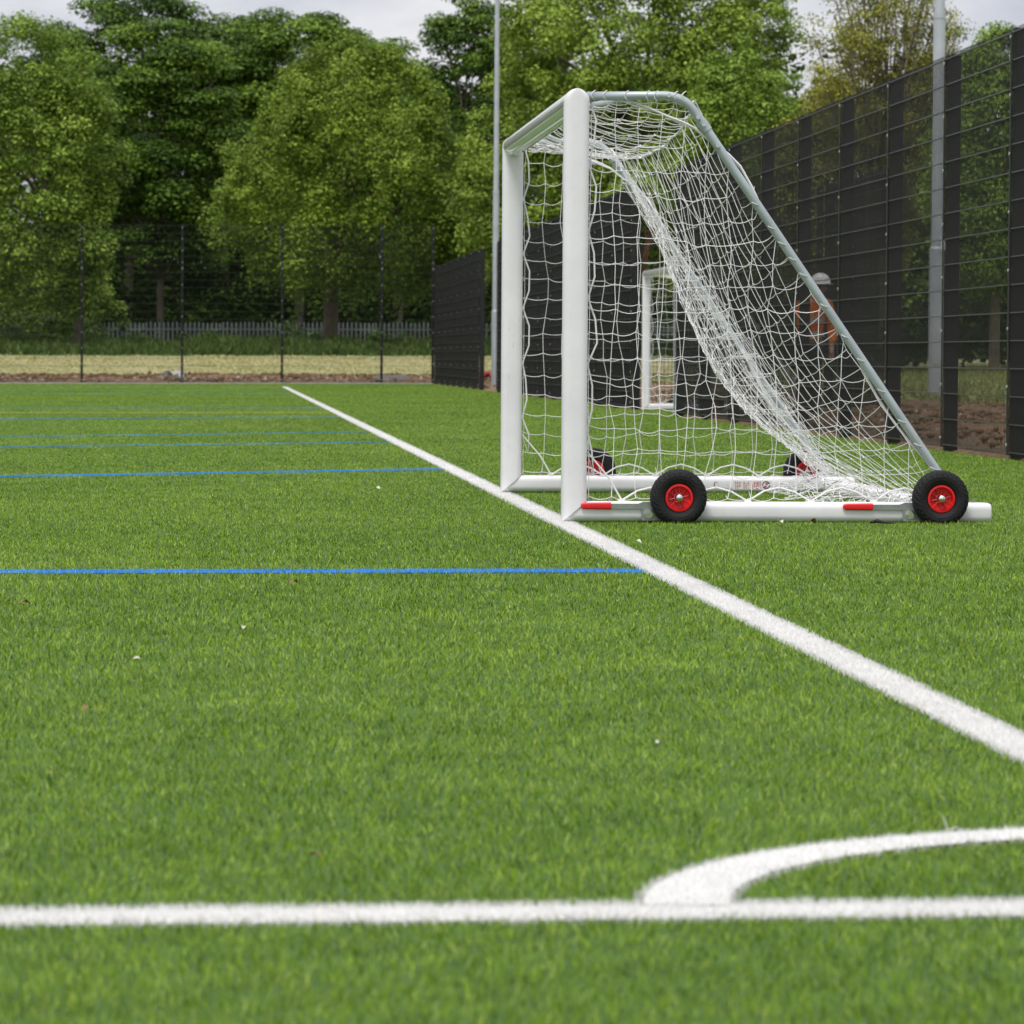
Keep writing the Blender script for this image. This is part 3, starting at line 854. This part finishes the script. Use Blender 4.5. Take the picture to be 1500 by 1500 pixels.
def tree(px, Yt, py_top, py_bot, hw, mat, label, seed, nclump=130, per=230, crad=.95, size=.10, flat=.7, prof=None, trunk_r=.22, group='trees in the wood behind the fence',
         bark='bark', name='tree', tx=None, inner=.62, up=.6, lean=0, front=.0, limbs=14, depth=None, limb_r=.35):
    g = np.random.default_rng(seed); s = F_/Yt
    top = at(px, py_top, Yt); bot = at(px, py_bot, Yt)
    z0 = float(hz(top.x, Yt)); Rx = hw/s; Ry = depth or Rx*.85
    zt, zb = top.z, bot.z
    prof = prof or [(0, .35), (.12, .75), (.35, 1.0), (.6, .92), (.8, .66), (.93, .35), (1, .08)]
    pz, pr = [p[0] for p in prof], [p[1] for p in prof]
    C = []
    while len(C) < nclump:
        u = g.random(); rr = float(np.interp(u, pz, pr))
        if g.random() > rr: continue
        th = g.uniform(0, 2*np.pi)
        if math.sin(th) > 0 and g.random() < front: th = -th
        q = inner + (1-inner)*g.random()**.6
        lump = 1 + .13*math.sin(3*th + 7*u + seed) + .08*math.sin(5*th - 11*u)
        C.append((rr*q*Rx*lump*math.cos(th) + lean*u, rr*q*Ry*lump*math.sin(th), zb + u*(zt-zb) - crad*flat*.6))
    C = np.array(C); rad = .86*crad*g.uniform(.6, 1.35, len(C))
    x0 = top.x if tx is None else at(tx, 480, Yt).x
    root = empty(name, (x0, Yt, z0)); tag(root, label, 'tree', group)
    C[:, 0] += top.x - x0; C[:, 2] -= z0
    per = per*2.3; size = size*.62; rs_ = .88
    cnt = np.maximum(20, (per*(rad/crad)**2)).astype(int)
    V, F4, sh = leaf_cloud(C, rad, cnt, size, g, flat, up, shade_c=.17*g.standard_normal(len(C)))
    np_mesh('crown', V, F4, M_(mat), attr=sh, parent=root)
    m = MB(); H = zb - z0 + .55*(zt-zb)
    cx = top.x - x0
    P = [(0, 0, -.2), (.0, 0, .1), (.03*cx, 0, H*.3), (cx*.5, g.normal(0, .1), H*.65), (cx*.9, g.normal(0, .2), H)]
    m.tube(P, [trunk_r*1.35, trunk_r*1.05, trunk_r*.85, trunk_r*.6, trunk_r*.2], 10)
    order = g.permutation(len(C))[:limbs]
    for i in order:
        c = C[i]; f = g.uniform(.25, .75)
        zs = min(max(.35*H, c[2]*f), H*.95); k = zs/H
        sx = float(np.interp(k, [0, .3, .65, 1], [0, .03*cx, cx*.5, cx*.9]))
        st = Vector((sx, 0, zs)); en = Vector(c)
        if en.z < st.z: st.z = max(en.z-.5, .3*H)
        mid = st.lerp(en, .5) + Vector((g.normal(0, .2), g.normal(0, .2), .25))
        m.tube([st, mid, en], [trunk_r*limb_r, trunk_r*limb_r*.6, .02], 6)
    m.build('trunk', M[bark], root, 'all')
    return root
def M_(m): return m
HP = [(0, .45), (.08, .78), (.25, .98), (.42, 1.0), (.58, .90), (.72, .76), (.85, .55), (.94, .33), (1, .10)]
tree(516, 130, 50, 412, 182, L_HORN, 'round topped olive green tree standing alone in front of the palisade fence', 21, nclump=600, per=118, crad=.50, size=.082, flat=1.25, prof=HP, trunk_r=.26, tx=484, inner=.66, front=.5, limbs=26)
tree(40, 127, 22, 445, 128, L_OLIVE, 'light green tall tree at the left edge of the wood with dense narrow crown', 22, nclump=470, per=120, crad=.55, size=.088, flat=.95, prof=[(0, .6), (.2, .95), (.5, 1), (.75, .9), (.9, .62), (1, .2)], trunk_r=.16, tx=116, front=.5, limbs=24)
tree(236, 150, 30, 375, 112, L_DARK, 'dark leafy sycamore with layered foliage between the left tree and the round tree', 23, nclump=150, per=300, crad=1.05, size=.115, flat=.5, prof=[(0, .7), (.2, .9), (.5, 1), (.75, .9), (.9, .7), (1, .3)], trunk_r=.15, up=.9, front=.5, limbs=26, limb_r=.5)
tree(190, 164, -55, 330, 150, L_DARK, 'tall dark sycamore rising behind the left trees to the top of the photo', 24, nclump=150, per=300, crad=1.2, size=.13, flat=.5, up=.9, front=.55)
tree(440, 162, 12, 330, 135, L_DARK, 'wide domed sycamore whose dark top shows above the round tree', 25, nclump=190, per=300, crad=1.1, size=.125, flat=.5, up=.9, front=.55, prof=[(0, .8), (.5, 1), (.75, .93), (.88, .75), (.96, .5), (1, .25)])
tree(330, 168, 22, 330, 90, L_DARK, 'dark sycamore behind the round tree and the layered sycamore', 35, nclump=120, per=280, crad=1.1, size=.125, flat=.5, up=.9, front=.55, prof=[(0, .8), (.5, 1), (.75, .93), (.88, .8), (.96, .6), (1, .35)])
tree(585, 165, 62, 360, 80, L_DARK, 'lower dark tree filling the dip in the treeline beside the round tree', 26, nclump=110, per=260, crad=1.0, size=.12, flat=.55, up=.8, front=.5)
tree(690, 146, -40, 420, 96, L_DARK, 'mid green open topped tree just left of the thin lamp column', 27, nclump=210, per=190, crad=.75, size=.105, flat=.65, up=.7, front=.5, prof=[(0, .8), (.3, 1), (.6, .95), (.8, .75), (.9, .45), (1, .15)], limbs=26)
tree(930, 124, -90, 420, 225, L_LIGHT, 'very broad pale green tree filling the sky behind the goal', 28, nclump=760, per=150, crad=.68, size=.095, flat=.8, prof=[(0, .85), (.3, 1), (.55, 1), (.75, .96), (.9, .8), (1, .5)], trunk_r=.35, inner=.55, front=.5, limbs=40, depth=4.2)
tree(1085, 118, 40, 440, 100, L_OLIVE, 'mid green tree at the right flank of the broad pale tree', 29, nclump=190, per=160, crad=.62, size=.09, flat=.8, front=.5, trunk_r=.2)
tree(690, 152, 205, 430, 46, L_OLIVE, 'small olive tree behind the round tree, above the black fence corner', 30, nclump=80, per=150, crad=.6, size=.09, flat=.9, front=.5, trunk_r=.12)
tree(1300, 88, -62, 250, 125, L_RUST, 'thin bronze leaved tree with sky showing through behind the wide lamp column', 31, nclump=420, per=56, crad=.38, size=.048, flat=.8, inner=.15, limbs=170, limb_r=.14, trunk_r=.14, prof=[(0, .7), (.3, 1), (.6, .95), (.85, .75), (1, .4)], front=.2)
tree(1230, 92, 112, 420, 105, L_RUST, 'low bronze and green bushy tree behind the fence top', 32, nclump=300, per=130, crad=.50, size=.07, flat=.8, front=.5, trunk_r=.12)
tree(1462, 84, 34, 420, 95, L_OLIVE, 'bright green small tree at the far right behind the fence', 33, nclump=330, per=130, crad=.45, size=.066, flat=.8, front=.5, trunk_r=.12)
tree(1395, 96, 150, 470, 130, L_OLIVE, 'bushy green tree seen through the right hand mesh fence', 34, nclump=280, per=140, crad=.6, size=.085, flat=.8, front=.5, trunk_r=.16)
tree(932, 108, 250, 300, 30, L_OLIVE, 'slim tree with reddish trunk seen through the fence gap by the far goal', 36, nclump=24, per=110, crad=.5, size=.085, flat=.8, front=.5, trunk_r=.16, bark='barkred', limbs=8)
tree(70, 143, 335, 492, 95, L_OLIVE, 'low spreading green bush tree at the far left beneath the tall light green tree', 39, nclump=150, per=110, crad=.5, size=.085, flat=.8, front=.5, trunk_r=.08)
tree(-130, 150, -20, 420, 130, L_DARK, 'dark tree beyond the left edge of the wood', 37, nclump=110, per=240, crad=1.1, size=.12, flat=.55, up=.8, front=.5)
tree(1640, 100, 10, 440, 130, L_OLIVE, 'green tree further along behind the right hand fence', 38, nclump=120, per=140, crad=.6, size=.09, flat=.8, front=.5)

L_WEED2 = leaf_mat('bramble_leaf', [(0, (.020, .040, .008)), (.5, (.060, .105, .018)), (1, (.15, .21, .045))])
# undergrowth: the mass under and behind the trees, shade painted in its leaves
g = np.random.default_rng(77)
def bank(name, k, xr, yr, zr, crad, per, size, mat, flat=.8, up=.5):
    C = np.stack([g.uniform(*xr, k), g.uniform(*yr, k), np.zeros(k)], -1)
    C[:, 2] = hz(C[:, 0], C[:, 1]) + g.uniform(*zr, k)
    V, F4, sh = leaf_cloud(C, crad*g.uniform(.6, 1.3, k), np.full(k, per), size, g, flat, up, shade_c=.10*g.standard_normal(k))
    return tag(np_mesh(name, V, F4, mat, attr=sh), kind='stuff')
bank('undergrowth', 420, (-16, 26), (147, 178), (.2, 3.6), 1.1, 110, .12, L_SHADED)
bank('distant_wood', 900, (-24, 40), (172, 198), (0, 13), 1.9, 170, .20, L_SHADED, .7, .6)
bank('distant_wood', 420, (-26, 40), (198, 207), (0, 4.5), 1.7, 150, .20, L_SHADED, .8, .6)
def clumps(name, spots, crad, per, size, mat):
    C = []
    for (px, k, sx, zt) in spots:
        p = at(px, 500, 138.5)
        for _ in range(k): C.append((p.x + g.normal(0, sx), 138.5 + g.uniform(-2.5, 2.0), float(hz(p.x, 138.5)) + g.uniform(.3, zt)))
    C = np.array(C); k = len(C)
    V, F4, sh = leaf_cloud(C, crad*g.uniform(.5, 1.3, k), np.full(k, per), size, g, .8, .6, shade_c=.10*g.standard_normal(k))
    return tag(np_mesh(name, V, F4, mat, attr=sh), kind='stuff')
clumps('bramble', [(20, 16, .9, 1.9), (80, 14, .8, 2.0), (140, 14, .5, 1.6), (215, 6, .4, 1.0), (290, 8, .5, 1.1), (370, 5, .4, .8), (440, 6, .5, 1.3), (560, 7, .5, 1.0), (620, 6, .4, 1.2), (700, 8, .6, 1.5), (-60, 14, 1.0, 2.0)], .42, 150, .06, L_WEED2)
bank('side_undergrowth', 200, (13, 34), (84, 116), (.1, 2.0), .75, 110, .10, L_SHADED)
# weedy verge in front of the palisade and rough grass
def tufts(name, n, xr, yf, hh, w_, mat, seed, lean=.5):
    g = np.random.default_rng(seed)
    X = g.uniform(*xr, n); Y = yf(g, n); Z = hz(X, Y)
    pt = .75 + .35*np.sin(X*1.3+1)*np.sin(X*.47+2) + .3*np.sin(X*3.1+Y*.8)
    h = hh*g.uniform(.35, 1.3, n)*np.clip(pt, .3, 1.5); a = g.uniform(0, 6.28, n)
    l = h[:, None]*lean*g.standard_normal((n, 2))
    V = np.stack([np.stack([X-np.cos(a)*w_, Y-np.sin(a)*w_, Z], -1), np.stack([X+np.cos(a)*w_, Y+np.sin(a)*w_, Z], -1),
                  np.stack([X+l[:, 0], Y+l[:, 1], Z+h], -1)], 1).reshape(-1, 3)
    return tag(np_mesh(name, V, np.arange(n*3).reshape(-1, 3), mat, attr=np.repeat(np.clip(.5+.2*g.standard_normal(n), 0, 1), 3)), kind='stuff')
L_STRAW = leaf_mat('dry_grass', [(0, (.30, .30, .12)), (.5, (.48, .455, .20)), (1, (.64, .60, .32))], trans=.15)
L_WEED = leaf_mat('verge_weeds', [(0, (.028, .055, .010)), (.5, (.075, .130, .022)), (1, (.17, .24, .05))])
tufts('verge_grass', 60000, (-14, 24), lambda g, n: g.uniform(121, 134, n), .28, .035, L_WEED, 5, .45)
tufts('dry_grass', 60000, (-14, 20), lambda g, n: g.uniform(105.2, 121, n), .035, .03, L_STRAW, 6, .8)
L_MEAD = leaf_mat('side_meadow', [(0, (.13, .15, .04)), (.5, (.24, .27, .08)), (1, (.40, .40, .16))], trans=.15)
g2 = np.random.default_rng(9)
def side_grass(n):
    X = XF + g2.uniform(3.6, 22, n); Y = g2.uniform(34, 100, n); Z = hz(X, Y); h = .10*g2.uniform(.3, 1.3, n); a = g2.uniform(0, 6.28, n)
    l = h[:, None]*.7*g2.standard_normal((n, 2)); w_ = .02
    V = np.stack([np.stack([X-np.cos(a)*w_, Y-np.sin(a)*w_, Z], -1), np.stack([X+np.cos(a)*w_, Y+np.sin(a)*w_, Z], -1),
                  np.stack([X+l[:, 0], Y+l[:, 1], Z+h], -1)], 1).reshape(-1, 3)
    tag(np_mesh('meadow_grass', V, np.arange(n*3).reshape(-1, 3), L_MEAD, attr=np.repeat(np.clip(.5+.2*g2.standard_normal(n), 0, 1), 3)), kind='stuff')
side_grass(60000)
# stones and clods in the strip of soil
def clods(name, n, fx, mat, seed, smin, smax):
    g = np.random.default_rng(seed); Vs = []; Fs = []
    ico = np.array([(0,0,1),(.9,0,.45),(.28,.85,.45),(-.72,.53,.45),(-.72,-.53,.45),(.28,-.85,.45),(0,0,-.5)])
    fc = np.array([(0,1,2),(0,2,3),(0,3,4),(0,4,5),(0,5,1),(6,2,1),(6,3,2),(6,4,3),(6,5,4),(6,1,5)])
    X, Y = fx(g, n); Z = hz(X, Y)
    s = smin + (smax-smin)*g.random(n)**3
    V = ico[None]*(1+.3*g.standard_normal((n, 7, 1)))*s[:, None, None] + np.stack([X, Y, Z+s*.1], -1)[:, None]
    Fq = (fc[None] + (np.arange(n)*7)[:, None, None]).reshape(-1, 3)
    return tag(np_mesh(name, V.reshape(-1, 3), Fq, mat), kind='stuff')
M['clod'] = simple('soil_clod', (.185, .110, .055), .95, 0, .45, 2.0)
M['stone'] = simple('pale_stone', (.42, .36, .27), .9, 0, .35, 2.0)
clods('soil_clods', 5000, lambda g, n: (g.uniform(-12, 12, n), g.uniform(101.3, 105.0, n)), M['clod'], 1, .012, .07)
clods('soil_stones', 700, lambda g, n: (g.uniform(-12, 12, n), g.uniform(101.3, 103.2, n)), M['stone'], 2, .015, .07)
def side_xy(g, n):
    x, y = XF+g.uniform(.25, 3.8, n), g.uniform(26, 100, n)
    k = (y > 46.9) & (y < 52.6); y[k] = g.uniform(26, 46, k.sum()); return x, y
clods('side_soil_clods', 9000, side_xy, M['clod'], 3, .008, .055)
clods('side_soil_stones', 1500, side_xy, M['stone'], 4, .006, .035)

# slab in the soil and odd bits
sl = MB(); p = at(574, 557, 102.3); sl.box(-.45, .45, -.35, .35, -.05, .07); sl.box(-.38, .38, -.28, .28, .07, .10)
o = sl.build('concrete_slab', M['concrete'], loc=(p.x, 102.3, float(hz(p.x, 102.3))+.02)); tag(o, 'grey concrete slab lying in the bare soil behind the far fence', 'slab')
def crumple(name, size, mat, loc, seed, label, cat, fl=.5):
    g = random.Random(seed); m = MB(); n = 7
    V = [(size*(i/(n-1)-.5)*(1+.2*g.random()), size*.7*(j/(n-1)-.5), size*fl*g.random()) for j in range(n) for i in range(n)]
    m.add(V, [(j*n+i, j*n+i+1, (j+1)*n+i+1, (j+1)*n+i) for j in range(n-1) for i in range(n-1)])
    o = m.build(name, mat, loc=loc); tag(o, label, cat); return o
M['redbag'] = simple('red_sheet', (.45, .05, .04), .5); M['whitestone'] = simple('white_stone_face', (.65, .65, .62), .7)
p = at(714, 567, 102); crumple('plastic_sheet', .45, M['redbag'], (p.x, 102, float(hz(p.x, 102))+.03), 4, 'red crumpled plastic sheet on the soil seen in the fence gap', 'litter')
p = at(254, 562, 101.9); crumple('white_stone', .5, M['whitestone'], (p.x, 101.9, float(hz(p.x, 101.9))+.02), 5, 'pale stone on the soil behind the far fence', 'litter')  # pale stone, built as a thin crumpled sheet

# ------------------------------------------------------------------ small litter on the turf
M['petal'] = simple('pale_petal', (.55, .55, .45), .6, 0, .1, 40)
M['dryleaf'] = simple('dry_leaf', (.22, .11, .04), .7, 0, .3, 60)
M['twig'] = simple('dark_twig', (.02, .02, .018), .8, 0, .2, 40)
def gnd(px, py):
    r = ray(px, py); t = CAMH/-r[2]
    for _ in range(20): t = (CAMH - float(zp(r[0]*t, r[1]*t)) - .016)/-r[2]
    return r[0]*t, r[1]*t
def leaf(name, px, py, L, mat, label, cat, seed):
    X_, Y_ = gnd(px, py); g = random.Random(seed); m = MB(); n = 7; V = []
    for i in range(n):
        u = i/(n-1); w_ = L*.34*math.sin(math.pi*(u*.86+.07)); zc = L*.18*math.sin(math.pi*u)
        V += [(L*(u-.5), -w_, zc+w_*.5), (L*(u-.5), 0, zc), (L*(u-.5), w_*.9, zc+w_*.35)]
    m.add(V, [(i*3+k, i*3+k+1, i*3+k+4, i*3+k+3) for i in range(n-1) for k in (0, 1)])
    o = m.build(name, mat, None, 'all', (X_, Y_, float(zp(X_, Y_))+.019))
    o.rotation_euler = (g.uniform(-.5, .5), g.uniform(-.3, .3), g.uniform(0, 6.28)); tag(o, label, cat, 'bits of leaf and petal on the turf')
leaf('petal', 355, 921, .022, M['petal'], 'tiny white petal on the green turf below the nearest blue line', 'petal', 1)
leaf('petal', 201, 968, .020, M['petal'], 'tiny pale petal in open turf, the one nearest the left edge', 'petal', 2)
leaf('petal', 553, 717, .036, M['petal'], 'white scrap on the turf between two blue lines, left of the touchline', 'petal', 3)
leaf('petal', 935, 795, .024, M['petal'], 'white scrap on the turf just right of the touchline, below the near wheel', 'petal', 4)
leaf('petal', 1144, 766, .032, M['petal'], 'white curled scrap lying against the white base bar', 'petal', 5)
leaf('petal', 648, 1070, .014, M['petal'], 'small pale petal in the middle foreground turf', 'petal', 6)
leaf('petal', 965, 1092, .018, M['petal'], 'pale petal in the foreground turf left of the white touchline', 'petal', 7)
leaf('dry_leaf', 1190, 766, .042, M['dryleaf'], 'orange dry leaf lying against the white base bar', 'leaf', 8)
leaf('dry_leaf', 430, 856, .034, M['dryleaf'], 'brown dry leaf just below the nearest blue line', 'leaf', 9)
leaf('dry_leaf', 36, 886, .034, M['dryleaf'], 'brown dry leaf below the blue line near the left edge', 'leaf', 10)
leaf('dry_leaf', 461, 1258, .020, M['dryleaf'], 'brown dry leaf in the foreground above the white goal line', 'leaf', 11)
leaf('dry_leaf', 128, 1041, .024, M['dryleaf'], 'brown dry leaf in the left foreground turf', 'leaf', 12)
m = MB(); X_, Y_ = gnd(1388, 1214)
m.tube([(0, 0, 0), (-.003, 0, .012), (-.008, .004, .022)], [.0012, .001, .0005], 5); m.tube([(0, 0, 0), (.012, .002, .004), (.02, .002, .002)], [.001, .001, .0005], 5)
tag(m.build('grass_stalk', M['petal'], loc=(X_, Y_, float(zp(X_, Y_))+.014)), 'pale upright grass stalk at the outer edge of the corner arc', 'stalk')
m = MB(); X_, Y_ = gnd(1292, 766)
m.tube([(-.05, 0, .006), (-.02, .004, .012), (.01, 0, .006), (.05, -.004, .004)], [.006, .009, .006, .003], 6); m.tube([(-.02, 0, .01), (-.035, -.01, .014)], [.004, .002], 5)
tag(m.build('twig', M['twig'], loc=(X_, Y_, float(zp(X_, Y_))+.012)), 'short dark twig lying by the base bar in front of the rear wheel', 'twig')

# ------------------------------------------------------------------ person behind the fence
def skin_obj(name, verts, edges, rad, mat, parent, root=0, sub=2):
    me = bpy.data.meshes.new(name); me.from_pydata(verts, edges, []); me.materials.append(mat)
    o = bpy.data.objects.new(name, me); col.objects.link(o)
    md = o.modifiers.new('Skin', 'SKIN'); md.use_smooth_shade = True
    lay = me.skin_vertices[0] if len(me.skin_vertices) else None
    if lay is None:
        bpy.context.view_layer.objects.active = o
        lay = me.skin_vertices[0]
    for i, r_ in enumerate(rad):
        lay.data[i].radius = r_ if hasattr(r_, '__len__') else (r_, r_); lay.data[i].use_root = (i == root)
    sb = o.modifiers.new('Subsurf', 'SUBSURF'); sb.levels = sub; sb.render_levels = sub
    if parent: o.parent = parent
    return o
M['skin'] = simple('skin', (.45, .27, .19), .55, 0, .05)
M['hivis'] = simple('orange_hi_vis', (1.0, .24, .02), .65, 0, .06, 12)
M['band'] = simple('reflective_band', (.45, .46, .45), .35, .2, .06)
M['trousers'] = simple('dark_trousers', (.030, .032, .034), .85, 0, .15)
M['helmet'] = simple('white_helmet', (.72, .72, .70), .3, 0, .04)
PX, PY = 6.63, 44.6
per = empty('person', (PX, PY, float(hz(PX, PY))), R(-70))
per.scale = (.89, .89, .89)
tag(per, 'person in orange hi-vis jacket and white helmet leaning forward behind the mesh fence', 'person')
# local frame: x = the way the person leans (to the photo's right), y = across the shoulders, z up
J = {'pel': (0, 0, .93), 'spi': (.03, 0, 1.12), 'che': (.10, 0, 1.32), 'nec': (.19, 0, 1.47), 'hed': (.25, 0, 1.55), 'cro': (.28, 0, 1.66)}
vs = [J['pel'], J['spi'], J['che'], J['nec'], J['hed'], J['cro']]; rd = [(.15, .11), (.13, .11), (.15, .11), .055, (.075, .085), (.07, .08)]
ed = [(0, 1), (1, 2), (2, 3), (3, 4), (4, 5)]
def chain(start, pts, rads):
    prev = start
    for p, r_ in zip(pts, rads):
        vs.append(p); rd.append(r_); ed.append((prev, len(vs)-1)); prev = len(vs)-1
    return prev
for s in (-1, 1):
    chain(0, [(0.01, s*.10, .85), (.04 - .08*(s > 0), s*.11, .48), (.0 - .16*(s > 0), s*.115, .10), (.10 - .16*(s > 0), s*.12, .05)], [.088, .062, .042, .038])
    e1 = chain(2, [(.13, s*.20, 1.36), (.16 + .10*(s < 0), s*.245, 1.08), (.36 if s < 0 else .22, s*.20, .93 if s < 0 else .84), (.43 if s < 0 else .24, s*.19, .95 if s < 0 else .76)], [.062, .048, .036, .030])
    for k in range(4):
        d = Vector((.075, 0, 0)) if s < 0 else Vector((.01, 0, -.075))
        b_ = Vector(vs[e1]); off = Vector((0, (k-1.5)*.018, 0))
        ln = (.9, 1.05, 1, .8)[k]
        chain(e1, [b_+off+d*.45*ln, b_+off*1.1+d*ln+Vector((0, 0, -.01))], [.010, .008])
    chain(e1, [Vector(vs[e1])+Vector((.02, -s*.035, .015)), Vector(vs[e1])+Vector((.045, -s*.045, .01))], [.010, .008])
skin_obj('body', [tuple(v) for v in vs], ed, rd, M['skin'], per)
# jacket, trousers over the body
jv = [(0, 0, .86), (.03, 0, 1.10), (.10, 0, 1.32), (.175, 0, 1.45)]; je = [(0, 1), (1, 2), (2, 3)]; jr = [(.185, .15), (.165, .14), (.185, .14), (.08, .09)]
for s in (-1, 1):
    q = 2
    for p, r_ in (((.13, s*.20, 1.36), .085), ((.16 + .10*(s < 0), s*.25, 1.08), .070), ((.33 if s < 0 else .215, s*.205, .945 if s < 0 else .87), .056)):
        jv.append(p); jr.append(r_); je.append((q, len(jv)-1)); q = len(jv)-1
jk = skin_obj('jacket', jv, je, jr, M['hivis'], per)
tv = [(0, 0, .92)]; te = []; tr = [(.165, .125)]
for s in (-1, 1):
    q = 0
    for p, r_ in (((.01, s*.10, .82), .112), ((.04 - .08*(s > 0), s*.11, .48), .085), ((.0 - .16*(s > 0), s*.115, .09), .070)):
        tv.append(p); tr.append(r_); te.append((q, len(tv)-1)); q = len(tv)-1
skin_obj('trousers', tv, te, tr, M['trousers'], per)
for z, cx, a_, b_ in ((1.00, .015, .182, .165), (1.18, .055, .172, .158)):
    m = MB(); n = 28; V = []
    for zz in (z-.03, z+.03):
        for k in range(n):
            t = 2*math.pi*k/n; V.append((cx + b_*1.02*math.cos(t), a_*1.06*math.sin(t), zz))
    m.add(V, [(k, (k+1) % n, n+(k+1) % n, n+k) for k in range(n)]); m.build('reflective_band', M['band'], jk, 'all')
m = MB(); n = 24; c = Vector((.275, 0, 1.63)); V = []
for j in range(9):
    a = j/8*math.pi/2
    for k in range(n):
        t = 2*math.pi*k/n; rr = math.cos(a); V.append((c.x+.145*rr*math.cos(t)*1.08, .125*rr*math.sin(t), c.z+.125*math.sin(a)+.02))
F_4 = [(j*n+k, j*n+(k+1) % n, (j+1)*n+(k+1) % n, (j+1)*n+k) for j in range(8) for k in range(n)]
m.add(V, F_4)
V = []
for rr, zz in ((1.0, .02), (1.0, .012), (1.18, .0), (1.2, .004)):
    for k in range(n):
        t = 2*math.pi*k/n; ex = 1 + .25*max(0, math.cos(t)) if rr > 1 else 1
        V.append((c.x+.157*rr*ex*math.cos(t), .126*rr*math.sin(t), c.z+zz))
m.add(V, [(j*n+k, j*n+(k+1) % n, (j+1)*n+(k+1) % n, (j+1)*n+k) for j in range(3) for k in range(n)])
m.build('helmet', M['helmet'], per, 'all')
# face: nose, ears, brow
m = MB()
for s in (-1, 1):
    m.tube([(.25, s*.082, 1.55), (.25, s*.092, 1.58), (.245, s*.088, 1.61)], [.012, .018, .010], 6)
    m.tube([(.325, s*.03, 1.603), (.333, s*.03, 1.603)], .010, 8, 1)
m.tube([(.325, 0, 1.60), (.352, 0, 1.565), (.325, 0, 1.555)], [.008, .014, .008], 6)
m.tube([(.322, -.025, 1.528), (.332, 0, 1.526), (.322, .025, 1.528)], .007, 6, 1)
m.build('face', [M['skin'], M['twig']], per, 'all')
m = MB()
for s in (-1, 1):
    x = .0 - .16*(s > 0)
    m.tube([(x-.07, s*.12, .05), (x+.02, s*.12, .065), (x+.12, s*.12, .045), (x+.20, s*.12, .035)], [.045, .058, .052, .035], 12)
m.build('boots', M['rubber'], per, 'all')

# ------------------------------------------------------------------ light
SUN_EL, SUN_AZ = R(63), R(208)          # azimuth clockwise from +Y: the sun stands high behind the camera, a little to the left
world = bpy.data.worlds.new('World'); scene.world = world; world.use_nodes = True
nt = world.node_tree; bg = nt.nodes['Background']
sky = N(nt, 'ShaderNodeTexSky', sky_type='NISHITA'); sky.sun_disc = False
sky.sun_elevation = SUN_EL; sky.sun_rotation = SUN_AZ
tc = N(nt, 'ShaderNodeTexCoord'); sp = N(nt, 'ShaderNodeSeparateXYZ'); nt.links.new(tc.outputs['Generated'], sp.inputs[0])
mp = N(nt, 'ShaderNodeMapping'); mp.inputs['Scale'].default_value = (1, 1, 2.2); nt.links.new(tc.outputs['Generated'], mp.inputs[0])
nz = noise(nt, 9, 6, .6, vec=mp.outputs[0], dist=.4)
cl = ramp(nt, nz, [(.36, (5.5, 5.7, 6.6)), (.50, (6.8, 6.9, 7.5)), (.66, (8.4, 8.4, 8.7))])
mr = N(nt, 'ShaderNodeMapRange'); mr.inputs['From Min'].default_value = 0; mr.inputs['From Max'].default_value = 1
mr.inputs['To Min'].default_value = .95; mr.inputs['To Max'].default_value = 1.75
nt.links.new(sp.outputs[2], mr.inputs['Value'])
vm = N(nt, 'ShaderNodeVectorMath', operation='SCALE'); nt.links.new(cl, vm.inputs[0]); nt.links.new(mr.outputs[0], vm.inputs['Scale'])
nt.links.new(mixc(nt, .93, sky.outputs[0], vm.outputs[0]), bg.inputs['Color'])
bg.inputs['Strength'].default_value = .10
sl_ = bpy.data.lights.new('sun', 'SUN'); sl_.energy = 2.4; sl_.angle = R(20); sl_.color = (1, .965, .91)
so = bpy.data.objects.new('sun', sl_); col.objects.link(so)
dv = Vector((math.sin(SUN_AZ)*math.cos(SUN_EL), math.cos(SUN_AZ)*math.cos(SUN_EL), math.sin(SUN_EL)))
so.rotation_euler = (-dv).to_track_quat('-Z', 'Y').to_euler()

# ------------------------------------------------------------------ camera
cam = bpy.data.cameras.new('camera'); co = bpy.data.objects.new('camera', cam); col.objects.link(co)
cy, sy, cp, sp_ = math.cos(YAW), math.sin(YAW), math.cos(PITCH), math.sin(PITCH)
rt = Vector((cy, -sy, 0)); fw = Vector((sy*cp, cy*cp, -sp_)); up = rt.cross(fw)
cr, sr = math.cos(ROLL), math.sin(ROLL)
rt2 = rt*cr + up*sr; up2 = up*cr - rt*sr
mw_ = Matrix(((rt2.x, up2.x, -fw.x, 0), (rt2.y, up2.y, -fw.y, 0), (rt2.z, up2.z, -fw.z, CAMH), (0, 0, 0, 1)))
co.matrix_world = mw_
cam.sensor_width = 36; cam.lens = F_/1500*36; cam.clip_start = .1; cam.clip_end = 4000
cam.dof.use_dof = True; cam.dof.focus_distance = 14.8; cam.dof.aperture_fstop = 13.5
scene.camera = co
vs_ = scene.view_settings; vs_.view_transform = 'Standard'; vs_.look = 'None'; vs_.exposure = 0; vs_.gamma = 1
scene.cycles.max_bounces = 6; scene.cycles.diffuse_bounces = 3; scene.cycles.transmission_bounces = 3
scene.cycles.use_denoising = True
